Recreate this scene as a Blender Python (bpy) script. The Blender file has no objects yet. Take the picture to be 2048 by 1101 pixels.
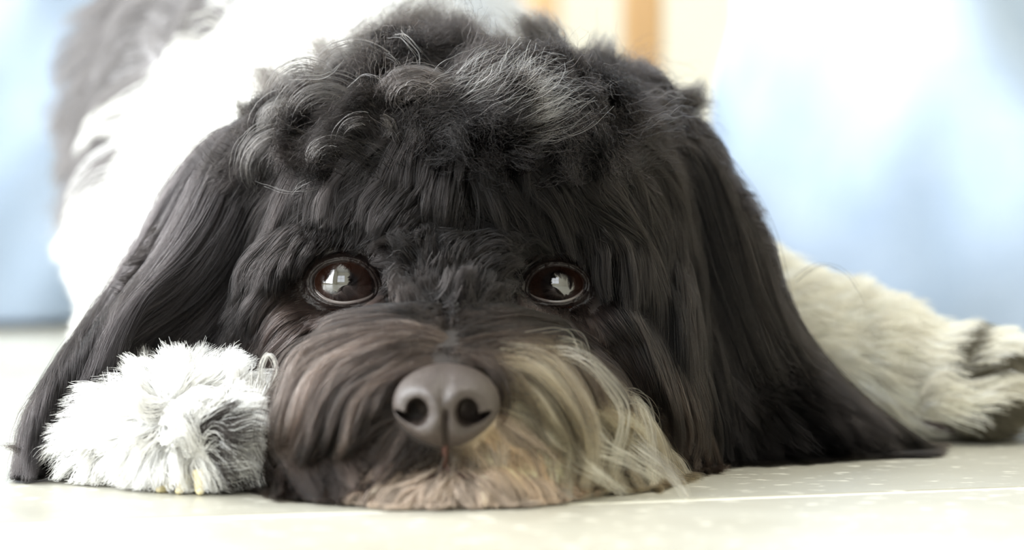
import bpy, bmesh, math, random
import numpy as np
from mathutils import Vector, Matrix
from mathutils.bvhtree import BVHTree
from mathutils.kdtree import KDTree

# ------------------------------------------------------------------ camera, world, lights, exposure
S = bpy.context.scene
COL = S.collection
F = 6258.0            # focal length in pixels of a 2048 px wide frame
CAM_Y, CAM_H = -0.75, 0.087
cd = bpy.data.cameras.new('camera')
cam = bpy.data.objects.new('camera', cd)
COL.objects.link(cam)
cam.location = (0, CAM_Y, CAM_H)
cam.rotation_euler = (math.radians(90), 0, 0)
cd.sensor_width = 36
cd.lens = F * 36 / 2048
cd.shift_y = -(550.5 - 240) / 2048
cd.clip_start = 0.02
cd.dof.use_dof = True
cd.dof.focus_distance = 0.757
cd.dof.aperture_fstop = 8.0
S.camera = cam
S.view_settings.view_transform = 'Standard'
S.view_settings.look = 'None'
S.view_settings.exposure = 0.0
S.view_settings.gamma = 1.0
S.view_settings.use_curve_mapping = False
S.cycles.max_bounces = 8
S.cycles.diffuse_bounces = 4
S.cycles.glossy_bounces = 4
S.cycles.transmission_bounces = 6
S.cycles.transparent_max_bounces = 6
S.cycles.caustics_reflective = False
S.cycles.caustics_refractive = False
S.cycles_curves.shape = 'RIBBONS'
S.cycles_curves.subdivisions = 2

W = bpy.data.worlds.new('daylight')
S.world = W
W.use_nodes = True
W.node_tree.nodes['Background'].inputs[0].default_value = (0.86, 0.93, 1.0, 1)
W.node_tree.nodes['Background'].inputs[1].default_value = 1.5


def area(name, loc, rot, sx, sy, power, col):
    l = bpy.data.lights.new(name, 'AREA')
    l.shape = 'RECTANGLE'
    l.size, l.size_y, l.energy, l.color = sx, sy, power, col
    o = bpy.data.objects.new(name, l)
    o.location = loc
    o.rotation_euler = rot
    COL.objects.link(o)
    return o


R90 = math.pi / 2
# daylight entering by the glazed door of the side wall, and by the window behind the camera
area('daylight_side', (-1.17, -0.1, 0.95), (0, -R90, 0), 1.7, 2.2, 116, (0.93, 0.97, 1.0))
area('daylight_front', (-0.35, -2.26, 1.05), (R90, 0, 0), 1.4, 1.3, 9, (0.97, 0.99, 1.0))

# added top light, unseen: brightens foreleg, crown and floor
area('added_top_light', (0.95, 0.45, 2.33), (0, 0, 0), 0.5, 0.5, 24, (1.0, 0.97, 0.9))

# ------------------------------------------------------------------ helpers
rng = np.random.default_rng(7)
random.seed(7)


def P(px, py, Y):
    D = Y - CAM_Y
    return np.array([(px - 1024) * D / F, Y, CAM_H - (py - 240) * D / F])


def PIX(p):
    D = p[..., 1] - CAM_Y
    return 1024 + p[..., 0] * F / D, 240 + (CAM_H - p[..., 2]) * F / D


def mat(name, col, rough=0.5, **kw):
    m = bpy.data.materials.new(name)
    m.use_nodes = True
    b = m.node_tree.nodes['Principled BSDF']
    b.inputs['Base Color'].default_value = (*col, 1)
    b.inputs['Roughness'].default_value = rough
    for k, v in kw.items():
        b.inputs[k.replace('_', ' ')].default_value = v
    return m


def noise_mat(name, c1, c2, scale, rough=0.6, bump=0.0, stretch=(1, 1, 1), detail=4, lo=0.35, hi=0.65, **kw):
    m = mat(name, c1, rough, **kw)
    nt = m.node_tree
    N, L = nt.nodes, nt.links
    b = N['Principled BSDF']
    tc = N.new('ShaderNodeTexCoord')
    mp = N.new('ShaderNodeMapping')
    mp.inputs['Scale'].default_value = stretch
    nz = N.new('ShaderNodeTexNoise')
    nz.inputs['Scale'].default_value = scale
    nz.inputs['Detail'].default_value = detail
    cr = N.new('ShaderNodeValToRGB')
    cr.color_ramp.elements[0].position = lo
    cr.color_ramp.elements[1].position = hi
    cr.color_ramp.elements[0].color = (*c1, 1)
    cr.color_ramp.elements[1].color = (*c2, 1)
    L.new(tc.outputs['Object'], mp.inputs[0])
    L.new(mp.outputs[0], nz.inputs['Vector'])
    L.new(nz.outputs['Fac'], cr.inputs[0])
    L.new(cr.outputs[0], b.inputs['Base Color'])
    if bump:
        bp = N.new('ShaderNodeBump')
        bp.inputs['Strength'].default_value = bump
        bp.inputs['Distance'].default_value = 0.001
        L.new(nz.outputs['Fac'], bp.inputs['Height'])
        L.new(bp.outputs[0], b.inputs['Normal'])
    return m


def mesh(name, verts, faces, m, parent=None, smooth=True):
    me = bpy.data.meshes.new(name)
    me.from_pydata([tuple(map(float, v)) for v in verts], [], faces)
    me.validate()
    me.update()
    if m is not None:
        me.materials.append(m)
    if smooth:
        me.shade_smooth()
    o = bpy.data.objects.new(name, me)
    COL.objects.link(o)
    if parent is not None:
        o.parent = parent
        o.matrix_parent_inverse = parent.matrix_world.inverted()
    return o


def box(name, lo, hi, m, parent=None, bevel=0.0):
    bm = bmesh.new()
    bmesh.ops.create_cube(bm, size=1)
    for v in bm.verts:
        v.co = Vector([lo[i] + (v.co[i] + 0.5) * (hi[i] - lo[i]) for i in range(3)])
    if bevel:
        bmesh.ops.bevel(bm, geom=bm.edges[:], offset=bevel, segments=2, affect='EDGES')
    me = bpy.data.meshes.new(name)
    bm.to_mesh(me)
    bm.free()
    me.materials.append(m)
    o = bpy.data.objects.new(name, me)
    COL.objects.link(o)
    if parent is not None:
        o.parent = parent
        o.matrix_parent_inverse = parent.matrix_world.inverted()
    return o


def struct(o):
    o['kind'] = 'structure'
    return o


def empty(name, loc, label, cat):
    o = bpy.data.objects.new(name, None)
    o.location = loc
    o.empty_display_size = 0.05
    COL.objects.link(o)
    o['label'] = label
    o['category'] = cat
    bpy.context.view_layer.update()
    return o


def resample(pts, n):
    pts = np.asarray(pts, float)
    # Catmull-Rom through the points, then even spacing
    q = np.vstack([2 * pts[0] - pts[1], pts, 2 * pts[-1] - pts[-2]])
    out = []
    for i in range(1, len(q) - 2):
        t = np.linspace(0, 1, 12, endpoint=(i == len(q) - 3))[:, None]
        a, b, c, d = q[i - 1], q[i], q[i + 1], q[i + 2]
        out.append(0.5 * (2 * b + (c - a) * t + (2 * a - 5 * b + 4 * c - d) * t ** 2 + (3 * b - a - 3 * c + d) * t ** 3))
    o = np.vstack(out)
    s = np.r_[0, np.cumsum(np.linalg.norm(np.diff(o, axis=0), axis=1))]
    u = np.linspace(0, s[-1], n)
    return np.stack([np.interp(u, s, o[:, k]) for k in range(o.shape[1])], 1)


_nk = np.random.default_rng(3)
_NK = _nk.normal(size=(3, 7, 3))
_NP = _nk.uniform(0, 6.28, size=(3, 7))


def vnoise(p, f):
    """smooth vector noise, about -1..1, p (...,3), f = waves per metre"""
    out = np.zeros_like(p)
    for k in range(3):
        a = np.zeros(p.shape[:-1])
        for j in range(7):
            a += np.sin(p @ (_NK[k, j] * f * (0.6 + 0.25 * j)) + _NP[k, j])
        out[..., k] = a / 3.0
    return out


def unit(v):
    return v / (np.linalg.norm(v, axis=-1, keepdims=True) + 1e-12)


def inpoly(px, py, poly):
    px, py = np.asarray(px), np.asarray(py)
    c = np.zeros(px.shape, bool)
    n = len(poly)
    for i in range(n):
        x1, y1 = poly[i]
        x2, y2 = poly[(i + 1) % n]
        k = ((y1 > py) != (y2 > py)) & (px < (x2 - x1) * (py - y1) / ((y2 - y1) or 1e-9) + x1)
        c ^= k
    return c


# ------------------------------------------------------------------ the room
M_wall = noise_mat('wall_paint', (0.66, 0.635, 0.55), (0.70, 0.675, 0.59), 3, 0.8)
M_white = mat('white_paint', (0.8, 0.8, 0.78), 0.5)
M_ceil = mat('ceiling_paint', (0.7, 0.7, 0.68), 0.8)
M_wood = noise_mat('pale_wood', (0.60, 0.36, 0.16), (0.70, 0.45, 0.22), 14, 0.45, stretch=(3, 3, 0.3))
M_grout = mat('grout', (0.86, 0.84, 0.74), 0.8)
M_glass = mat('glass', (1, 1, 1), 0.0, Transmission_Weight=1.0, IOR=1.05)

X0, X1, Y0, Y1, ZC = -1.10, 1.9, -2.2, 2.3, 2.4
floor = struct(box('floor', (X0 - .1, Y0 - .1, -0.08), (X1 + .1, Y1 + .1, -0.0003), M_grout))
struct(box('ceiling', (X0 - .1, Y0 - .1, ZC), (X1 + .1, Y1 + .1, ZC + .08), M_ceil))
struct(box('added_lamp_housing_1', (.66, .16, 2.345), (1.24, .74, 2.4), M_white, None, .01))  # unseen housing, made up to go with the added top light
struct(box('wall_back', (X0 - .1, Y1, 0), (X1 + .1, Y1 + .1, ZC), M_wall))
struct(box('wall_right', (X1, Y0, 0), (X1 + .1, Y1, ZC), M_wall))


def ring_wall(name, axis, at, th, a0, a1, z1, o0, o1, oz0, oz1):
    """wall with an opening, made of one mesh of four blocks"""
    bm = bmesh.new()
    def blk(u0, u1, w0, w1):
        if u1 - u0 < 1e-4 or w1 - w0 < 1e-4:
            return
        r = bmesh.ops.create_cube(bm, size=1)
        for v in r['verts']:
            u, t, w = u0 + (v.co.x + .5) * (u1 - u0), at + (v.co.y + .5) * th, w0 + (v.co.z + .5) * (w1 - w0)
            v.co = Vector((u, t, w)) if axis == 'x' else Vector((t, u, w))
    blk(a0, o0, 0, z1); blk(o1, a1, 0, z1); blk(o0, o1, oz1, z1); blk(o0, o1, 0, oz0)
    bmesh.ops.recalc_face_normals(bm, faces=bm.faces[:])
    me = bpy.data.meshes.new(name)
    bm.to_mesh(me); bm.free()
    me.materials.append(M_wall)
    o = bpy.data.objects.new(name, me)
    COL.objects.link(o)
    return struct(o)


ring_wall('wall_left', 'y', X0 - .1, .1, Y0 - .1, Y1 + .1, ZC, -1.25, 1.05, 0.05, 1.95)
ring_wall('wall_front', 'x', Y0 - .1, .1, X0 - .1, X1 + .1, ZC, -1.02, 0.38, 0.40, 1.70)


def window(name, axis, at, a0, a1, z0, z1, nu, nw):
    w = struct(bpy.data.objects.new(name, None))
    COL.objects.link(w)
    t = 0.05
    def part(nm, u0, u1, w0, w1, m=M_white, th=.05):
        lo, hi = (u0, at - th / 2, w0), (u1, at + th / 2, w1)
        if axis == 'y':
            lo, hi = (at - th / 2, u0, w0), (at + th / 2, u1, w1)
        return box(nm, lo, hi, m, w)
    part('jamb', a0, a0 + t, z0, z1); part('jamb', a1 - t, a1, z0, z1)
    part('window_head', a0 + t, a1 - t, z1 - t, z1); part('window_sill', a0 + t, a1 - t, z0, z0 + t)
    for i in range(1, nu):
        u = a0 + (a1 - a0) * i / nu
        part('mullion', u - .022, u + .022, z0 + t, z1 - t)
    for i in range(1, nw):
        z = z0 + (z1 - z0) * i / nw
        part('transom', a0 + t, a1 - t, z - .018, z + .018, M_white, .04)


window('window_1', 'y', X0 - .04, -1.25, 1.05, 0.05, 1.95, 3, 1)
window('window_2', 'x', Y0 - .04, -1.02, 0.38, 0.40, 1.70, 2, 2)

# floor tiles, laid at an angle to the lens
mt = noise_mat('floor_tile', (0.42, 0.40, 0.335), (0.52, 0.505, 0.44), 16, 0.34, detail=6)
nt = mt.node_tree; N_, L_ = nt.nodes, nt.links
bs = N_['Principled BSDF']
geo = N_.new('ShaderNodeNewGeometry')
mp = N_.new('ShaderNodeMapping'); mp.inputs['Scale'].default_value = (0.6, 1.0, 1)
mp.inputs['Rotation'].default_value = (0, 0, math.radians(-17))
L_.new(geo.outputs['Position'], mp.inputs[0])
old = [n for n in N_ if n.type == 'TEX_NOISE'][0]
L_.new(mp.outputs[0], old.inputs['Vector'])
n2 = N_.new('ShaderNodeTexNoise'); n2.inputs['Scale'].default_value = 240; n2.inputs['Detail'].default_value = 3
L_.new(mp.outputs[0], n2.inputs['Vector'])
r2 = N_.new('ShaderNodeValToRGB'); r2.color_ramp.elements[0].position = 0.60; r2.color_ramp.elements[1].position = 0.68
L_.new(n2.outputs['Fac'], r2.inputs[0])
mx = N_.new('ShaderNodeMixRGB'); mx.inputs[2].default_value = (0.80, 0.775, 0.68, 1)
cr = [n for n in N_ if n.type == 'VALTORGB' and n != r2][0]
L_.new(r2.outputs[0], mx.inputs[0]); L_.new(cr.outputs[0], mx.inputs[1]); oi = N_.new('ShaderNodeObjectInfo'); mm = N_.new('ShaderNodeMixRGB'); mm.blend_type = 'MULTIPLY'; mm.inputs[0].default_value = 1
L_.new(mx.outputs[0], mm.inputs[1]); L_.new(oi.outputs['Color'], mm.inputs[2]); L_.new(mm.outputs[0], bs.inputs['Base Color'])
bp = N_.new('ShaderNodeBump'); bp.inputs['Strength'].default_value = 0.25; bp.inputs['Distance'].default_value = 0.0006
L_.new(n2.outputs['Fac'], bp.inputs['Height']); L_.new(bp.outputs[0], bs.inputs['Normal'])

TW, GAP, ANG = 0.45, 0.003, math.radians(16.8)
ex = np.array([math.cos(ANG), math.sin(ANG)]); ey = np.array([-ex[1], ex[0]])
o0 = np.array([0.0086, -0.0436])       # a point on the joint in view
tile_me = None
for i in range(-8, 9):
    for j in range(-9, 9):
        c = o0 + ex * (i + 0.08) * TW + ey * (j + 0.5) * TW
        cs = [c + ex * a * TW / 2 + ey * b * TW / 2 for a in (-1, 1) for b in (-1, 1)]
        if not all(X0 + .01 < q[0] < X1 - .01 and Y0 + .01 < q[1] < Y1 - .01 for q in cs):
            continue
        if tile_me is None:
            h = (TW - GAP) / 2
            t0 = box('tile', (-h, -h, -0.008), (h, h, 0), mt, None, 0.0008)
            tile_me = t0.data
            t = t0
        else:
            t = bpy.data.objects.new('tile', tile_me)
            COL.objects.link(t)
        t.location = (c[0], c[1], 0)
        k_ = (1.0, .82, .93, .88)[(i + 2 * j + (j >= 0)) % 4] if j not in (-1, 0) else (1.03 if j < 0 else .90)   # tiles differ a little in tone
        t.color = (k_, k_, k_ * .985, 1)
        t.rotation_euler = (0, 0, ANG)
        t.parent = floor

# ------------------------------------------------------------------ dining chair behind
ch = empty('dining_chair', (0.25, 0.85, 0), 'tan wooden chair with slim square legs standing behind the dog near the cream wall', 'chair')


def bar(name, a, b, w, m, parent, w2=None, depth=None):
    a, b = Vector(a), Vector(b)
    d = (b - a).normalized()
    up = Vector((0, 0, 1)) if abs(d.z) < .9 else Vector((0, 1, 0))
    s = d.cross(up).normalized(); u = s.cross(d)
    w2 = w2 or w
    vs = []
    for p, q in ((a, w), (b, w2)):
        dd = depth or q
        for sx, sy in ((-1, -1), (1, -1), (1, 1), (-1, 1)):
            vs.append(p + s * sx * q / 2 + u * sy * dd / 2)
    fs = [(0, 1, 2, 3), (7, 6, 5, 4)] + [(k, k + 4, (k + 1) % 4 + 4, (k + 1) % 4) for k in range(4)]
    o = mesh(name, vs, fs, m, parent, False)
    o.data.update()
    bv = o.modifiers.new('b', 'BEVEL'); bv.width = .002; bv.segments = 2
    return o


A = Vector((0.0562, 0.60, 0)); B = Vector((0.0175, 1.05, 0)); off = Vector((0.42, 0.036, 0))
for q, tall, w in ((A, .43, .0155), (B, .86, .0165), (A + off, .43, .0155), (B + off, .86, .0165)):
    bar('leg', q, q + Vector((0, 0, tall)), w, M_wood, ch, w * 1.35)
z = Vector((0, 0, 1))
c = (A + B + off + off + A + B) / 4 - Vector((0, 0, 0))
cc = (A + B + off) / 2
seat_v = [A, A + off, B + off, B]
vs = [p + z * h + (p - cc).normalized() * .012 for h in (.43, .455) for p in seat_v]
so = mesh('seat', vs, [(3, 2, 1, 0), (4, 5, 6, 7)] + [(k, (k + 1) % 4, (k + 1) % 4 + 4, k + 4) for k in range(4)], M_wood, ch, False)
so.modifiers.new('b', 'BEVEL').width = .005
for a, b, h in ((A, B, .2), (A + off, B + off, .2)):
    bar('stretcher', a + z * h, b + z * h, .014, M_wood, ch)
for h in (.60, .72, .83):
    bar('back_rail', B + z * h, B + off + z * h, .05, M_wood, ch, depth=.014)

# ------------------------------------------------------------------ person in pale jeans
per = empty('person', (-0.04, 0.43, 0), 'person in pale blue jeans standing over the dog, one leg on each side', 'person')
M_denim = noise_mat('denim', (0.34, 0.43, 0.56), (0.43, 0.515, 0.635), 26, 0.85, bump=0.5, detail=5, lo=.3, hi=.7)
M_shoe = mat('canvas_shoe', (0.7, 0.7, 0.7), 0.7)
M_sole = mat('rubber_sole', (0.8, 0.8, 0.78), 0.6)


def trouser(cx, cy, hipx, side, fold, hipy=.42):
    vs, fs = [], []
    nz, na = 60, 96
    for i in range(nz + 1):
        t = i / nz
        zz = 0.004 + t * 0.82
        kx = cx + (hipx - cx) * t ** 1.1
        ky = cy + (hipy - cy) * t ** 1.1 + 0.02 * math.sin(t * math.pi)
        r = 0.078 - 0.012 * min(t * 6, 1) + 0.018 * max(0, t - .35) + 0.004 * math.sin(t * 26)
        for j in range(na):
            a = 2 * math.pi * j / na
            # creases: a slanting ridge on the front, folds round the hem
            ridge = math.exp(-((math.sin((a - (fold - zz * 3.2)) / 2) / .13) ** 2)) * .020
            ridge += math.exp(-((math.sin((a - (fold - 0.9 + zz * 2.0)) / 2) / .10) ** 2)) * .006
            w = .0022 * math.sin(5 * a + zz * 60) + .0016 * math.sin(9 * a - zz * 85 + 1)
            rr = r + ridge + w
            vs.append((kx + rr * math.cos(a), ky + rr * 1.05 * math.sin(a), zz))
    for i in range(nz):
        for j in range(na):
            a = i * na + j; b = i * na + (j + 1) % na
            fs.append((a, b, b + na, a + na))
    return vs, fs


v1, f1 = trouser(0.150, 0.27, 0.05, 1, -1.15)
v2, f2 = trouser(-0.225, 0.62, -0.12, -1, -1.7)
n1 = len(v1)
# seat of the jeans joins both legs
hv, hf = [], []
for i in range(13):
    t = i / 12
    zz = .76 + .26 * t
    for j in range(96):
        a = 2 * math.pi * j / 96
        w = .17 - .03 * t
        hv.append((-.035 + w * math.cos(a), .42 + (.115 - .015 * t) * math.sin(a), zz))
for i in range(12):
    for j in range(96):
        a = i * 96 + j; b = i * 96 + (j + 1) % 96
        hf.append((a, b, b + 96, a + 96))
allv = v1 + v2 + hv
allf = f1 + [tuple(k + n1 for k in f) for f in f2] + [tuple(k + n1 + len(v2) for k in f) for f in hf]
jeans = mesh('jeans', allv, allf, M_denim, per)
jeans['label'] = 'pale blue denim jeans with soft slanting folds'
M_skin = mat('skin', (0.62, 0.42, 0.33), 0.55)
M_shirt = noise_mat('grey_knit', (0.55, 0.55, 0.56), (0.62, 0.62, 0.63), 60, 0.9)
# body: one skinned surface (legs inside the jeans, torso, arms, neck, head)
sk = {'pelvis': ((-.035, .42, .93), .11, None), 'waist': ((-.035, .42, 1.08), .10, 'pelvis'), 'chest': ((-.035, .41, 1.30), .12, 'waist'),
      'neckb': ((-.035, .415, 1.46), .055, 'chest'), 'neck': ((-.035, .405, 1.53), .05, 'neckb'), 'head': ((-.035, .39, 1.63), .085, 'neck'), 'crown': ((-.035, .40, 1.72), .07, 'head')}
for s, kx, ky, fx, fy in ((1, .10, .335, .150, .27), (-1, -.165, .53, -.225, .62)):
    sk['hip%d' % s] = ((-.035 + s * .085, .42, .86), .075, 'pelvis')
    sk['knee%d' % s] = ((kx, ky, .48), .05, 'hip%d' % s)
    sk['ankle%d' % s] = ((fx, fy, .09), .033, 'knee%d' % s)
    sk['sh%d' % s] = ((-.035 + s * .17, .415, 1.40), .05, 'chest')
    sk['elb%d' % s] = ((-.035 + s * .23, .43, 1.12), .038, 'sh%d' % s)
    sk['wri%d' % s] = ((-.035 + s * .235, .37, .90), .026, 'elb%d' % s)
    sk['palm%d' % s] = ((-.035 + s * .235, .355, .83), .03, 'wri%d' % s)
    for k in range(5):
        fl = [.055, .075, .08, .075, .06][k]
        bx = -.035 + s * (.235 + (0 if k == 0 else 0))
        yy = .355 + (k - 2) * .016
        sk['f%d%d' % (s, k)] = ((bx - s * .006, yy - (.02 if k == 0 else 0), .80 - fl * .35), .009, 'palm%d' % s)
        sk['g%d%d' % (s, k)] = ((bx - s * .018, yy - (.024 if k == 0 else 0), .80 - fl), .007, 'f%d%d' % (s, k))
keys = list(sk)
me = bpy.data.meshes.new('body')
me.from_pydata([sk[k][0] for k in keys], [(keys.index(k), keys.index(sk[k][2])) for k in keys if sk[k][2]], [])
body_o = bpy.data.objects.new('body', me)
COL.objects.link(body_o)
m_ = body_o.modifiers.new('s', 'SKIN')
for i, k in enumerate(keys):
    me.skin_vertices[0].data[i].radius = (sk[k][1], sk[k][1])
    me.skin_vertices[0].data[i].use_root = (k == 'pelvis')
m_.use_smooth_shade = True
body_o.modifiers.new('u', 'SUBSURF').levels = 1
me.materials.append(M_skin)
body_o.parent = per; body_o.matrix_parent_inverse = per.matrix_world.inverted()
# sweater over the torso
sv, sf = [], []
for i in range(15):
    t = i / 14
    zz = .95 + .53 * t
    w = .155 + .03 * math.sin(t * 2.6) if t < .85 else .155 - (t - .85) * .55
    for j in range(48):
        a = 2 * math.pi * j / 48
        sv.append((-.035 + w * math.cos(a), .415 + w * .72 * math.sin(a), zz))
for i in range(14):
    for j in range(48):
        a = i * 48 + j; b = i * 48 + (j + 1) % 48
        sf.append((a, b, b + 48, a + 48))
mesh('sweater', sv, sf, M_shirt, per)
for cx, cy in ((0.150, 0.27), (-0.225, 0.62)):
    vs, fs = [], []
    for i, (zz, k) in enumerate(((0.0, .95), (.012, 1.0), (.014, .93), (.035, .9), (.055, .7), (.075, .5), (.085, .42))):
        for j in range(32):
            a = 2 * math.pi * j / 32
            lx = .042 * k
            ly = (.075 if math.sin(a) < 0 else .10) * k
            if i > 3 and math.sin(a) > 0: ly = .1 * (k * .4)
            vs.append((cx + lx * math.cos(a), cy + .01 + ly * math.sin(a), zz))
    for i in range(6):
        for j in range(32):
            a = i * 32 + j; b = i * 32 + (j + 1) % 32
            fs.append((a, b, b + 32, a + 32))
    fs.append(tuple(range(31, -1, -1))); fs.append(tuple(range(6 * 32, 7 * 32)))
    mesh('shoe', vs, fs, M_shoe, per)

# ------------------------------------------------------------------ the dog: body
dog = empty('dog', (-0.02, 0.1, 0), 'black and white long-haired dog lying with its chin on the floor', 'dog')
blobs = []                      # centre, radii
tags = []
TAG = 'head'


def blob(px, py, Y, rx, ry, rz):
    blobs.append((P(px, py, Y), np.array([rx, ry, rz]))); tags.append(TAG)


def wblob(x, y, z, rx, ry, rz):
    blobs.append((np.array([x, y, z]), np.array([rx, ry, rz]))); tags.append(TAG)


def chain(a, b, n):
    """blobs from a to b: each (px,py,Y,rx,ry,rz)"""
    for i in range(n):
        t = i / (n - 1)
        q = [a[k] + (b[k] - a[k]) * t for k in range(6)]
        blob(*q)


blob(930, 420, .050, .050, .048, .040)      # skull
blob(900, 250, .060, .040, .036, .020)
blob(1150, 300, .068, .026, .03, .020)
blob(660, 320, .058, .026, .03, .020)
blob(680, 500, .026, .017, .018, .012)      # brows
blob(1120, 505, .030, .016, .018, .012)
blob(900, 600, .022, .030, .036, .024)      # between the eyes
blob(670, 640, .034, .022, .028, .022)      # cheeks
blob(1150, 650, .036, .024, .028, .024)
blob(1210, 800, .040, .020, .035, .022)
blob(620, 800, .040, .020, .035, .022)
blob(890, 720, -.004, .026, .034, .018)     # bridge of the muzzle
blob(888, 800, -.020, .024, .034, .019)
blob(770, 850, -.012, .022, .032, .019)     # flews
blob(1010, 850, -.010, .022, .032, .019)
blob(735, 925, -.008, .017, .032, .012)
blob(1100, 910, .000, .020, .03, .013)
blob(890, 965, -.020, .028, .034, .0085)
blob(780, 965, -.014, .020, .034, .0085)
blob(1000, 960, -.014, .020, .034, .0085)    # chin
blob(920, 650, .10, .05, .06, .045)         # neck
TAG = 'trunk'
chain((900, 620, .10, .055, .05, .045), (700, 470, .18, .075, .06, .065), 4)
wblob(-.074, .28, .078, .067, .13, .078)    # trunk
wblob(-.066, .36, .085, .060, .12, .075)
wblob(-.052, .46, .082, .070, .10, .080)
wblob(-.090, .50, .05, .036, .09, .048)     # haunches
wblob(.005, .50, .05, .045, .09, .048)
wblob(-.112, .44, .017, .02, .06, .015); wblob(-.116, .39, .012, .016, .03, .011)
wblob(.02, .45, .017, .02, .06, .015); wblob(.02, .40, .012, .016, .03, .011)
for k in range(8):                           # tail
    wblob(-.05 - .012 * k, .57 + .018 * k - .002 * k * k, .05 - .005 * k, .014, .018, .013 - .0004 * k)
# ear flaps
TAG = 'ear'
chain((505, 320, .058, .010, .010, .012), (455, 480, .050, .017, .010, .020), 4)
chain((455, 480, .050, .017, .010, .020), (320, 690, .038, .016, .009, .018), 5)
chain((320, 690, .038, .016, .009, .016), (140, 880, .020, .009, .008, .009), 6)
chain((470, 520, .054, .014, .010, .020), (420, 720, .05, .016, .009, .016), 4)
chain((1360, 340, .066, .010, .012, .014), (1425, 520, .062, .015, .011, .022), 4)
chain((1425, 520, .062, .015, .011, .022), (1460, 760, .056, .018, .011, .022), 5)
chain((1460, 780, .056, .021, .011, .020), (1640, 880, .062, .016, .011, .009), 5)
chain((1390, 760, .054, .014, .011, .02), (1400, 890, .048, .016, .011, .010), 3)
TAG = 'paw'
# foreleg and paw in front of the image-left ear
chain((440, 640, .14, .03, .04, .03), (330, 830, .085, .020, .03, .019), 5)
chain((320, 845, .085, .018, .03, .016), (320, 890, .014, .020, .02, .0155), 5)
blob(390, 886, .000, .020, .019, .0150)
blob(250, 915, .006, .013, .014, .011)
for px_, py_, Y_ in ((365, 935, -.012), (425, 900, -.015), (478, 890, -.011), (512, 925, -.003)):
    blob(px_, py_, Y_, .0078, .010, .0085)   # toes
# foreleg reaching out beyond the other ear
TAG = 'leg'
chain((1150, 600, .15, .03, .035, .028), (1560, 710, .125, .024, .024, .0195), 6)
chain((1560, 715, .125, .022, .022, .0185), (1830, 765, .112, .017, .018, .0125), 6)
blob(1900, 765, .108, .015, .016, .0115)
for px_, py_, Y_ in ((1935, 735, .098), (1985, 765, .100), (1950, 805, .095), (1900, 815, .093)):
    blob(px_, py_, Y_, .0085, .0085, .0055)


def classify(p):
    best = np.full(len(p), 9e9); out = np.zeros(len(p), int)
    for i, (c, r) in enumerate(blobs):
        d = (np.linalg.norm((p - c) / r, axis=1) - 1) * min(r)
        k = d < best
        best[k] = d[k]; out[k] = i
    return np.array(tags)[out]


def ico(sub=3):
    bm = bmesh.new()
    bmesh.ops.create_icosphere(bm, subdivisions=sub, radius=1)
    v = np.array([x.co[:] for x in bm.verts]); f = [tuple(q.index for q in x.verts) for x in bm.faces]
    bm.free()
    return v, f


iv, if_ = ico(3)
vs, fs = [], []
for c, r in blobs:
    n = len(vs)
    q = iv * r + c
    q[:, 2] = np.maximum(q[:, 2], 0.0015)
    vs += [tuple(k) for k in q]
    fs += [tuple(k + n for k in f) for f in if_]
tmp = mesh('tmp', vs, fs, None)
r_ = tmp.modifiers.new('r', 'REMESH'); r_.mode = 'VOXEL'; r_.voxel_size = 0.0016
s_ = tmp.modifiers.new('s', 'SMOOTH'); s_.factor = 0.5; s_.iterations = 9
dg = bpy.context.evaluated_depsgraph_get()
ev = tmp.evaluated_get(dg)
bme = bpy.data.meshes.new_from_object(ev)
bpy.data.objects.remove(tmp)

V = np.zeros(len(bme.vertices) * 3); bme.vertices.foreach_get('co', V); V = V.reshape(-1, 3)
EYES = [(688, 566, 66, 46, .0195, 1), (1113, 569, 60, 40, .0225, -1)]    # px,py,half width,half height,centre Y
ER = 0.0095


def smoothstep(a, b, x):
    t = np.clip((x - a) / (b - a), 0, 1)
    return t * t * (3 - 2 * t)


# eye sockets
qx, qy = PIX(V)
for ex_, ey_, ew, eh, eY, s in EYES:
    d = np.sqrt(((qx - ex_) / (ew * 1.15)) ** 2 + ((qy - ey_) / (eh * 1.25)) ** 2)
    k = (1 - smoothstep(.9, 1.6, d)) * (V[:, 1] < .06)
    tgt = eY - .001
    V[:, 1] = V[:, 1] + k * (tgt - V[:, 1])
V[:, 2] = np.maximum(V[:, 2], 0.0008)
bme.vertices.foreach_set('co', V.ravel())
bme.update()
bme.name = 'dog_body'
bvh = BVHTree.FromPolygons([tuple(v) for v in V], [tuple(p.vertices) for p in bme.polygons])

# ------------------------------------------------------------------ coat colours (markings fixed to the animal, plus shade painted between the toes)
BLACK = np.array([.0062, .0050, .0046]); BROWN = np.array([.026, .018, .014]); WHITE = np.array([.93, .92, .89]); CREAM = np.array([.80, .77, .68])
TAN = np.array([.23, .175, .105]); PINK = np.array([.60, .50, .42]); GREY = np.array([.20, .19, .18])
POLY_FLANK = [(250, -400), (560, -300), (520, -40), (430, 60), (330, 140), (275, 190), (240, 280), (275, 300), (245, 345), (185, 400), (165, 440), (165, 520), (120, 570), (40, 560), (60, 300), (150, 40)]


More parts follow.
